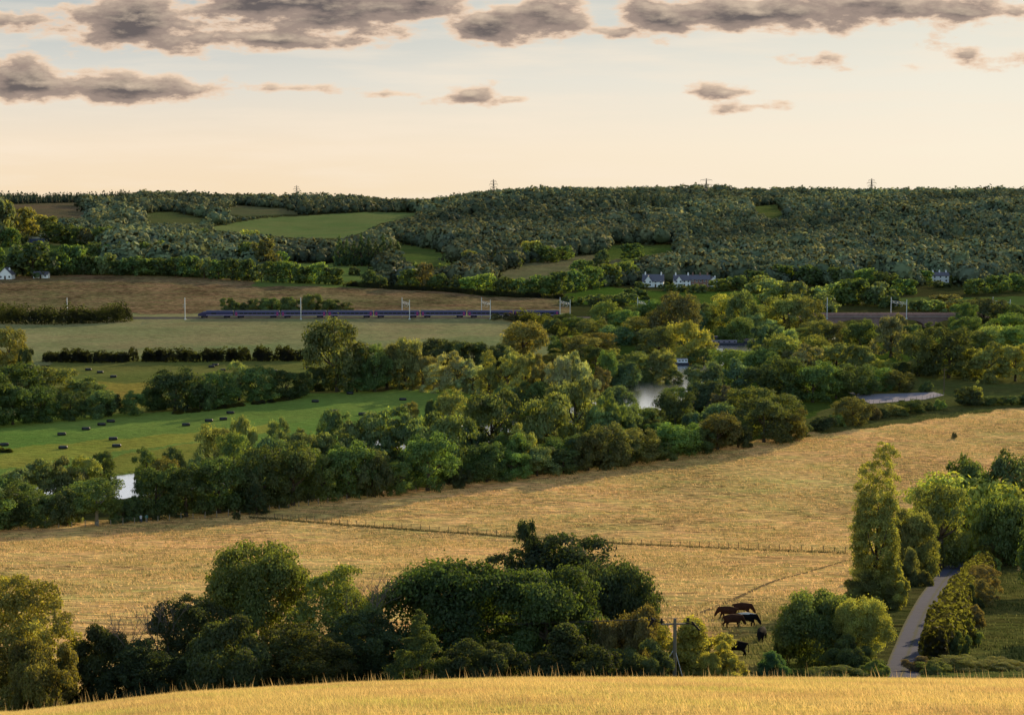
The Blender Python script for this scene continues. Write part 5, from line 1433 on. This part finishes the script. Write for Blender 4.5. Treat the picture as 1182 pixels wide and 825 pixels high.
bare(425, 100, 676, 30, 'bare twigs sticking up from the sprigged yellow green tree', 13)

# dark dock plants standing in the dry meadow
for i, (px, py, lab) in enumerate(((1101, 506, 'small brown dead weed clump standing in upper right dry meadow'), (1158, 524, 'tiny brown weed clump in the dry meadow near right edge'), (273, 599.5, 'small dark round bush beside the corner of the fences'))):
    tree(px, py, py - (9 if i == 2 else 7), 9 if i == 2 else 6, 'r' if i < 2 else 'b', 'hedge', label=lab)
    e = TREES[-1][0]; tag(e, lab, 'weed' if i < 2 else 'shrub')
    e.name = 'weed_clump' if i < 2 else 'shrub'

# ------------------------------------------------------------------ grass
def blades(name, label, x, y, h, wdt, col, lean=.35, seed=0, per=1, spread=0):
    g = np.random.default_rng(seed)
    x = np.repeat(x, per) + g.normal(0, 1, len(x) * per) * spread; y = np.repeat(y, per) + g.normal(0, 1, len(y) * per) * spread
    h = np.repeat(h, per) * g.uniform(.7, 1.2, len(x)); wdt = np.repeat(wdt, per); col = np.repeat(col, per, 0) * g.uniform(.82, 1.18, (len(x), 1))
    z = zfun(x, y) - .02; an = g.uniform(0, 2 * PI, len(x)); ln = h * g.uniform(.05, lean, len(x)); la = g.normal(2.6, 1.2, len(x))
    b0 = np.stack([x - wdt * .5 * np.cos(an), y - wdt * .5 * np.sin(an), z], 1); b1 = np.stack([x + wdt * .5 * np.cos(an), y + wdt * .5 * np.sin(an), z], 1)
    tp = np.stack([x + ln * np.cos(la), y + ln * np.sin(la), z + h], 1)
    V = np.stack([b0, b1, tp], 1).reshape(-1, 3); Q = np.arange(len(V)).reshape(-1, 3)
    o = link(name, mesh_np(name, V, Q, MAT_BLADE, {'leafcol': np.repeat(col, 3, 0)})); tag(o, label, 'grass', kind='stuff')
g = np.random.default_rng(3)
n = 520000
D = np.sqrt(g.uniform(17 ** 2, 56 ** 2, n)); a = g.uniform(-.34, .34, n); x = a * D; y = D
pat = np.sin(x * .55 + y * .2) * np.sin(y * .5 - 1) + .6 * np.sin(x * 1.7 + y * .9)
green = np.clip((pat + g.normal(0, .7, n)) * .6, 0, 1)[:, None]
col = np.array([.92, .68, .26]) * (1 - green) + np.array([.66, .63, .17]) * green
red = np.clip(np.sin(x * .9 - y * .4 + 2) * np.sin(y * .7 + x * .3) * .7 + g.normal(0, .3, n), 0, .8)[:, None]
col = col * (1 - red) + np.array([.66, .42, .19]) * red
col *= g.uniform(.68, 1.22, (n, 1))
blades('foreground_grass', 'golden dry grass on the sunlit foreground crest', x, y, g.uniform(.04, .11, n), g.uniform(.006, .014, n), col, 1.0, 1)
n = 900
D = np.where(g.uniform(size=n) < .6, g.uniform(41, 50, n), np.sqrt(g.uniform(20 ** 2, 50 ** 2, n))); a = g.uniform(-.34, .34, n)
blades('seed_stalks', 'tall pale seed stalks standing above the foreground grass', a * D, D, g.uniform(.14, .42, n), np.full(n, .013), np.tile([.70, .50, .22], (n, 1)), .5, 2)
# tussocks of the dry meadow
n = 210000
D = np.sqrt(g.uniform(104 ** 2, 560 ** 2, n)); a = g.uniform(-.33, .33, n); x = a * D; y = D
z = zfun(x, y); px, py = proj(x, y, z)
keep = inpoly(px, py, MEADOW) & (polyline_dist(x, y, [(p.x, p.y) for p in LANE]) > 2.2)
nz = np.sin(x * .11 + y * .07 + 2 * np.sin(y * .05)) * np.sin(y * .16 - x * .05) + .7 * np.sin(x * .43 - y * .31) * np.sin(y * .6 + x * .2)
keep &= g.uniform(size=n) < .45 + .4 * nz
x, y, nz, D = x[keep], y[keep], nz[keep], D[keep]; n = len(x)
cc, _ = field_colour(x, y, zfun(x, y))
gr = np.clip(.3 + .5 * nz + g.normal(0, .3, n), 0, 1)[:, None]
col = cc * (1.15 * (1 - gr) + gr * np.array([.66, .82, .6])) * g.uniform(.8, 1.2, (n, 1))
blades('meadow_grass', 'tussocky dry golden grass of the sloping meadow', x, y, g.uniform(.10, .32, n) * np.interp(D, [100, 400], [.8, 1.25]), g.uniform(.06, .18, n), col, .8, 4, per=2, spread=.12)
n = 90000
D = np.sqrt(g.uniform(106 ** 2, 540 ** 2, n)); a = g.uniform(-.33, .33, n); x = a * D; y = D
px, py = proj(x, y, zfun(x, y))
nz = np.sin(x * .13 + 1.2 * np.sin(y * .06)) * np.sin(y * .11 + x * .03 + 1) + g.normal(0, .5, n)
keep = inpoly(px, py, MEADOW) & (polyline_dist(x, y, [(p.x, p.y) for p in LANE]) > 3) & (nz > .1)
x, y, D = x[keep], y[keep], D[keep]; n = len(x)
cc, _ = field_colour(x, y, zfun(x, y))
mixg = g.uniform(0, 1, n)[:, None]
col = cc * (mixg * np.array([.95, .95, .9]) + (1 - mixg) * np.array([.30, .42, .30]))
blades('meadow_tussocks', 'coarse grass tussocks scattered over the dry meadow', x, y, g.uniform(.22, .48, n), g.uniform(.10, .20, n), col, .9, 6, per=6, spread=.32)
# long green growth under the meadow fence
fx = np.array([q.x for q in FL]); fy = np.array([q.y for q in FL]); n = 9000
t = g.uniform(0, len(fx) - 1.001, n); i0 = t.astype(int); f = t - i0
x = fx[i0] * (1 - f) + fx[i0 + 1] * f + g.normal(0, .25, n); y = fy[i0] * (1 - f) + fy[i0 + 1] * f - .4 + g.normal(0, .35, n)
blades('fence_grass', 'dark strip of long grass under the fence across the meadow', x, y, g.uniform(.2, .5, n), g.uniform(.08, .2, n), np.tile([.15, .135, .06], (n, 1)) * g.uniform(.7, 1.4, (n, 1)), .5, 5)

# ------------------------------------------------------------------ light and sky
sd = bpy.data.lights.new('sun', 'SUN'); sd.energy = 5.0; sd.angle = math.radians(.5); sd.color = (1.0, .77, .46)
so = bpy.data.objects.new('sun', sd); COL.objects.link(so)
dirv = Vector((math.sin(SUN_AZ) * math.cos(SUN_EL), math.cos(SUN_AZ) * math.cos(SUN_EL), math.sin(SUN_EL)))
so.rotation_euler = dirv.to_track_quat('Z', 'Y').to_euler(); so.location = dirv * 300 + Vector((0, 0, 200))

w = bpy.data.worlds.new("World"); scene.world = w; w.use_nodes = True
nt = w.node_tree; nt.nodes.clear()
out = N(nt, 'ShaderNodeOutputWorld'); bg = N(nt, 'ShaderNodeBackground')
sky = N(nt, 'ShaderNodeTexSky', sky_type='NISHITA', sun_disc=False, sun_elevation=SUN_EL, sun_rotation=SUN_AZ, air_density=1.3, dust_density=2.2, ozone_density=1.0)
SKY_S = .12
tc = N(nt, 'ShaderNodeTexCoord'); sep = N(nt, 'ShaderNodeSeparateXYZ'); L(nt, tc.outputs['Generated'], sep.inputs[0])
yy = math_n(nt, 'MAXIMUM', sep.outputs['Y'], .02)
U = math_n(nt, 'DIVIDE', sep.outputs['X'], yy); Vv = math_n(nt, 'DIVIDE', sep.outputs['Z'], yy)
cv = N(nt, 'ShaderNodeCombineXYZ'); L(nt, U, cv.inputs[0]); L(nt, Vv, cv.inputs[1])
def fbm(sx, sy, scale, det, rough=.6, off=0):
    mp = N(nt, 'ShaderNodeMapping'); mp.inputs['Scale'].default_value = (sx, sy, 1); mp.inputs['Location'].default_value = (off, off * .37, off * .11); L(nt, cv.outputs[0], mp.inputs[0])
    nz = N(nt, 'ShaderNodeTexNoise', i_Scale=scale, i_Detail=det, i_Roughness=rough); L(nt, mp.outputs[0], nz.inputs[0]); return nz
CL = [  # pixel centre, half sizes, strength
    (170, 26, 100, 42, 1.0), (330, 8, 210, 40, 1.05), (320, 48, 120, 16, .8), (430, 10, 120, 36, 1.0), (575, 32, 70, 26, .95), (640, 26, 60, 28, .95), (760, 22, 80, 24, .95), (870, 18, 130, 26, 1.05), (1000, 12, 130, 24, .95), (1100, 18, 80, 16, .8), (700, 40, 60, 12, .7),
    (40, 96, 75, 24, .95), (130, 103, 130, 18, .9), (225, 106, 40, 11, .6), (350, 104, 70, 6, .6), (440, 110, 40, 4, .4), (545, 110, 38, 14, .75), (590, 116, 28, 5, .5),
    (830, 108, 34, 7, .42), (870, 124, 44, 6, .42), (1110, 66, 18, 7, .55), (40, 28, 70, 10, .6), (10, 24, 26, 9, .6), (950, 70, 26, 7, .22), (1130, 70, 60, 12, .25)]
def cloud_density(ou, ov):
    Us, Vs = math_n(nt, 'ADD', U, ou), math_n(nt, 'ADD', Vv, ov)
    cs = N(nt, 'ShaderNodeCombineXYZ'); L(nt, Us, cs.inputs[0]); L(nt, Vs, cs.inputs[1])
    def nz(sx, sy, scale, det, rough, off):
        mp = N(nt, 'ShaderNodeMapping'); mp.inputs['Scale'].default_value = (sx, sy, 1); mp.inputs['Location'].default_value = (off, off * .37, off * .11); L(nt, cs.outputs[0], mp.inputs[0])
        q = N(nt, 'ShaderNodeTexNoise', i_Scale=scale, i_Detail=det, i_Roughness=rough); L(nt, mp.outputs[0], q.inputs[0]); return q.outputs['Fac']
    wn, wa = nz(1, 2.6, 30, 8, .58, 0), nz(1, 2.2, 12, 2, .5, 7.3)
    dens = None
    for (cx, cy, rx, ry, st) in CL:
        u0, v0 = (cx - 591) / F, (215 - cy) / F
        du = math_n(nt, 'MULTIPLY', math_n(nt, 'SUBTRACT', Us, u0), F / rx); dv = math_n(nt, 'MULTIPLY', math_n(nt, 'SUBTRACT', Vs, v0), F / ry)
        r2 = math_n(nt, 'ADD', math_n(nt, 'MULTIPLY', du, du), math_n(nt, 'MULTIPLY', dv, dv))
        m = math_n(nt, 'MULTIPLY', math_n(nt, 'SUBTRACT', 1.27, math_n(nt, 'SQRT', r2)), st)
        dens = m if dens is None else math_n(nt, 'SMOOTH_MAX', dens, m, .25)
    pert = math_n(nt, 'ADD', math_n(nt, 'MULTIPLY_ADD', wn, 2.7, -1.35), math_n(nt, 'MULTIPLY_ADD', wa, .9, -.45))
    return math_n(nt, 'ADD', dens, pert), wn
dn, wn = cloud_density(0, 0)
dn2, _ = cloud_density(.0022, .0034)
def ramp(inp, stops, interp='EASE'):
    r = N(nt, 'ShaderNodeValToRGB'); r.color_ramp.interpolation = interp
    while len(r.color_ramp.elements) < len(stops): r.color_ramp.elements.new(.5)
    for e_, (p_, c_) in zip(r.color_ramp.elements, stops): e_.position = p_; e_.color = (*c_, 1)
    L(nt, inp, r.inputs[0]); return r.outputs[0]
alpha = N(nt, 'ShaderNodeMapRange', interpolation_type='SMOOTHSTEP'); L(nt, dn, alpha.inputs[0]); alpha.inputs[1].default_value = .08; alpha.inputs[2].default_value = .50
ccol = ramp(math_n(nt, 'MULTIPLY', dn, .62), [(0.0, (.98, .80, .60)), (.22, (.84, .62, .45)), (.42, (.35, .265, .22)), (.80, (.13, .108, .106))])
lit = math_n(nt, 'MAXIMUM', math_n(nt, 'MULTIPLY', math_n(nt, 'SUBTRACT', dn, dn2), .8), 0.0)
lit = math_n(nt, 'MINIMUM', lit, .85)
ccol = mix_col(nt, lit, ccol, (.97, .76, .55))
# clear sky: pale warm near the horizon, blue grey higher up, brighter to the right (towards the sun)
skyc = mix_col(nt, 1.0, sky.outputs[0], (SKY_S, SKY_S, SKY_S, 1), 'MULTIPLY')
bk = N(nt, 'ShaderNodeMapRange'); L(nt, sep.outputs['Y'], bk.inputs[0]); bk.inputs[1].default_value = .2; bk.inputs[2].default_value = -.6; bk.inputs[3].default_value = 1.0; bk.inputs[4].default_value = 2.0  # added fill light: sky behind the camera brightened
skyc = mix_col(nt, 1.0, skyc, bk.outputs[0], 'MULTIPLY')
el = N(nt, 'ShaderNodeMapRange'); L(nt, Vv, el.inputs[0]); el.inputs[1].default_value = -.01; el.inputs[2].default_value = .40
band = ramp(el.outputs[0], [(0, (.93, .73, .49)), (.08, (.93, .77, .58)), (.17, (.75, .72, .64)), (.28, (.47, .53, .54)), (.48, (.86, .86, .86)), (.72, (.72, .75, .80)), (1, (.40, .46, .54))], 'LINEAR')  # bright stretch above the view added to whiten the river's reflection
side = N(nt, 'ShaderNodeMapRange'); L(nt, U, side.inputs[0]); side.inputs[1].default_value = -.16; side.inputs[2].default_value = .26
band = mix_col(nt, math_n(nt, 'MULTIPLY', side.outputs[0], .95), band, mix_col(nt, .62, band, (1.0, .93, .76), 'MIX'))
cir = fbm(.35, 3.0, 26, 5, .55, 3.1)
cirm = math_n(nt, 'MULTIPLY', math_n(nt, 'MAXIMUM', math_n(nt, 'MULTIPLY_ADD', cir.outputs['Fac'], 3.4, -1.55), 0.0), .55)
band = mix_col(nt, math_n(nt, 'MINIMUM', cirm, .6), band, (.97, .83, .66))
# the haze band hands over to the pure sky above it
hz = N(nt, 'ShaderNodeMapRange', interpolation_type='SMOOTHSTEP'); L(nt, sep.outputs['Z'], hz.inputs[0]); hz.inputs[1].default_value = .30; hz.inputs[2].default_value = .55; hz.inputs[3].default_value = 1; hz.inputs[4].default_value = 0
fw = N(nt, 'ShaderNodeMapRange', interpolation_type='SMOOTHSTEP'); L(nt, sep.outputs['Y'], fw.inputs[0]); fw.inputs[1].default_value = .1; fw.inputs[2].default_value = .6
clear = mix_col(nt, math_n(nt, 'MULTIPLY', hz.outputs[0], fw.outputs[0]), skyc, band)
fin = mix_col(nt, math_n(nt, 'MULTIPLY', math_n(nt, 'MULTIPLY', alpha.outputs[0], .97), fw.outputs[0]), clear, ccol)
# the cloud band only spans the low sky ahead: elsewhere the plain sky is enough
bg2 = N(nt, 'ShaderNodeBackground')
L(nt, clear, bg.inputs[0]); L(nt, fin, bg2.inputs[0])
zone = math_n(nt, 'MULTIPLY', math_n(nt, 'MULTIPLY', math_n(nt, 'LESS_THAN', Vv, .17), math_n(nt, 'GREATER_THAN', Vv, .005)), math_n(nt, 'GREATER_THAN', sep.outputs['Y'], .1))
ms = N(nt, 'ShaderNodeMixShader'); L(nt, zone, ms.inputs[0]); L(nt, bg.outputs[0], ms.inputs[1]); L(nt, bg2.outputs[0], ms.inputs[2])
L(nt, ms.outputs[0], out.inputs[0])

# ------------------------------------------------------------------ render settings
scene.view_settings.view_transform = 'Standard'; scene.view_settings.look = 'None'; scene.view_settings.exposure = 0; scene.view_settings.gamma = 1
scene.render.engine = 'CYCLES'
scene.cycles.use_denoising = True
scene.cycles.max_bounces = 6; scene.cycles.diffuse_bounces = 4; scene.cycles.glossy_bounces = 2; scene.cycles.transmission_bounces = 3
scene.cycles.sample_clamp_indirect = 4
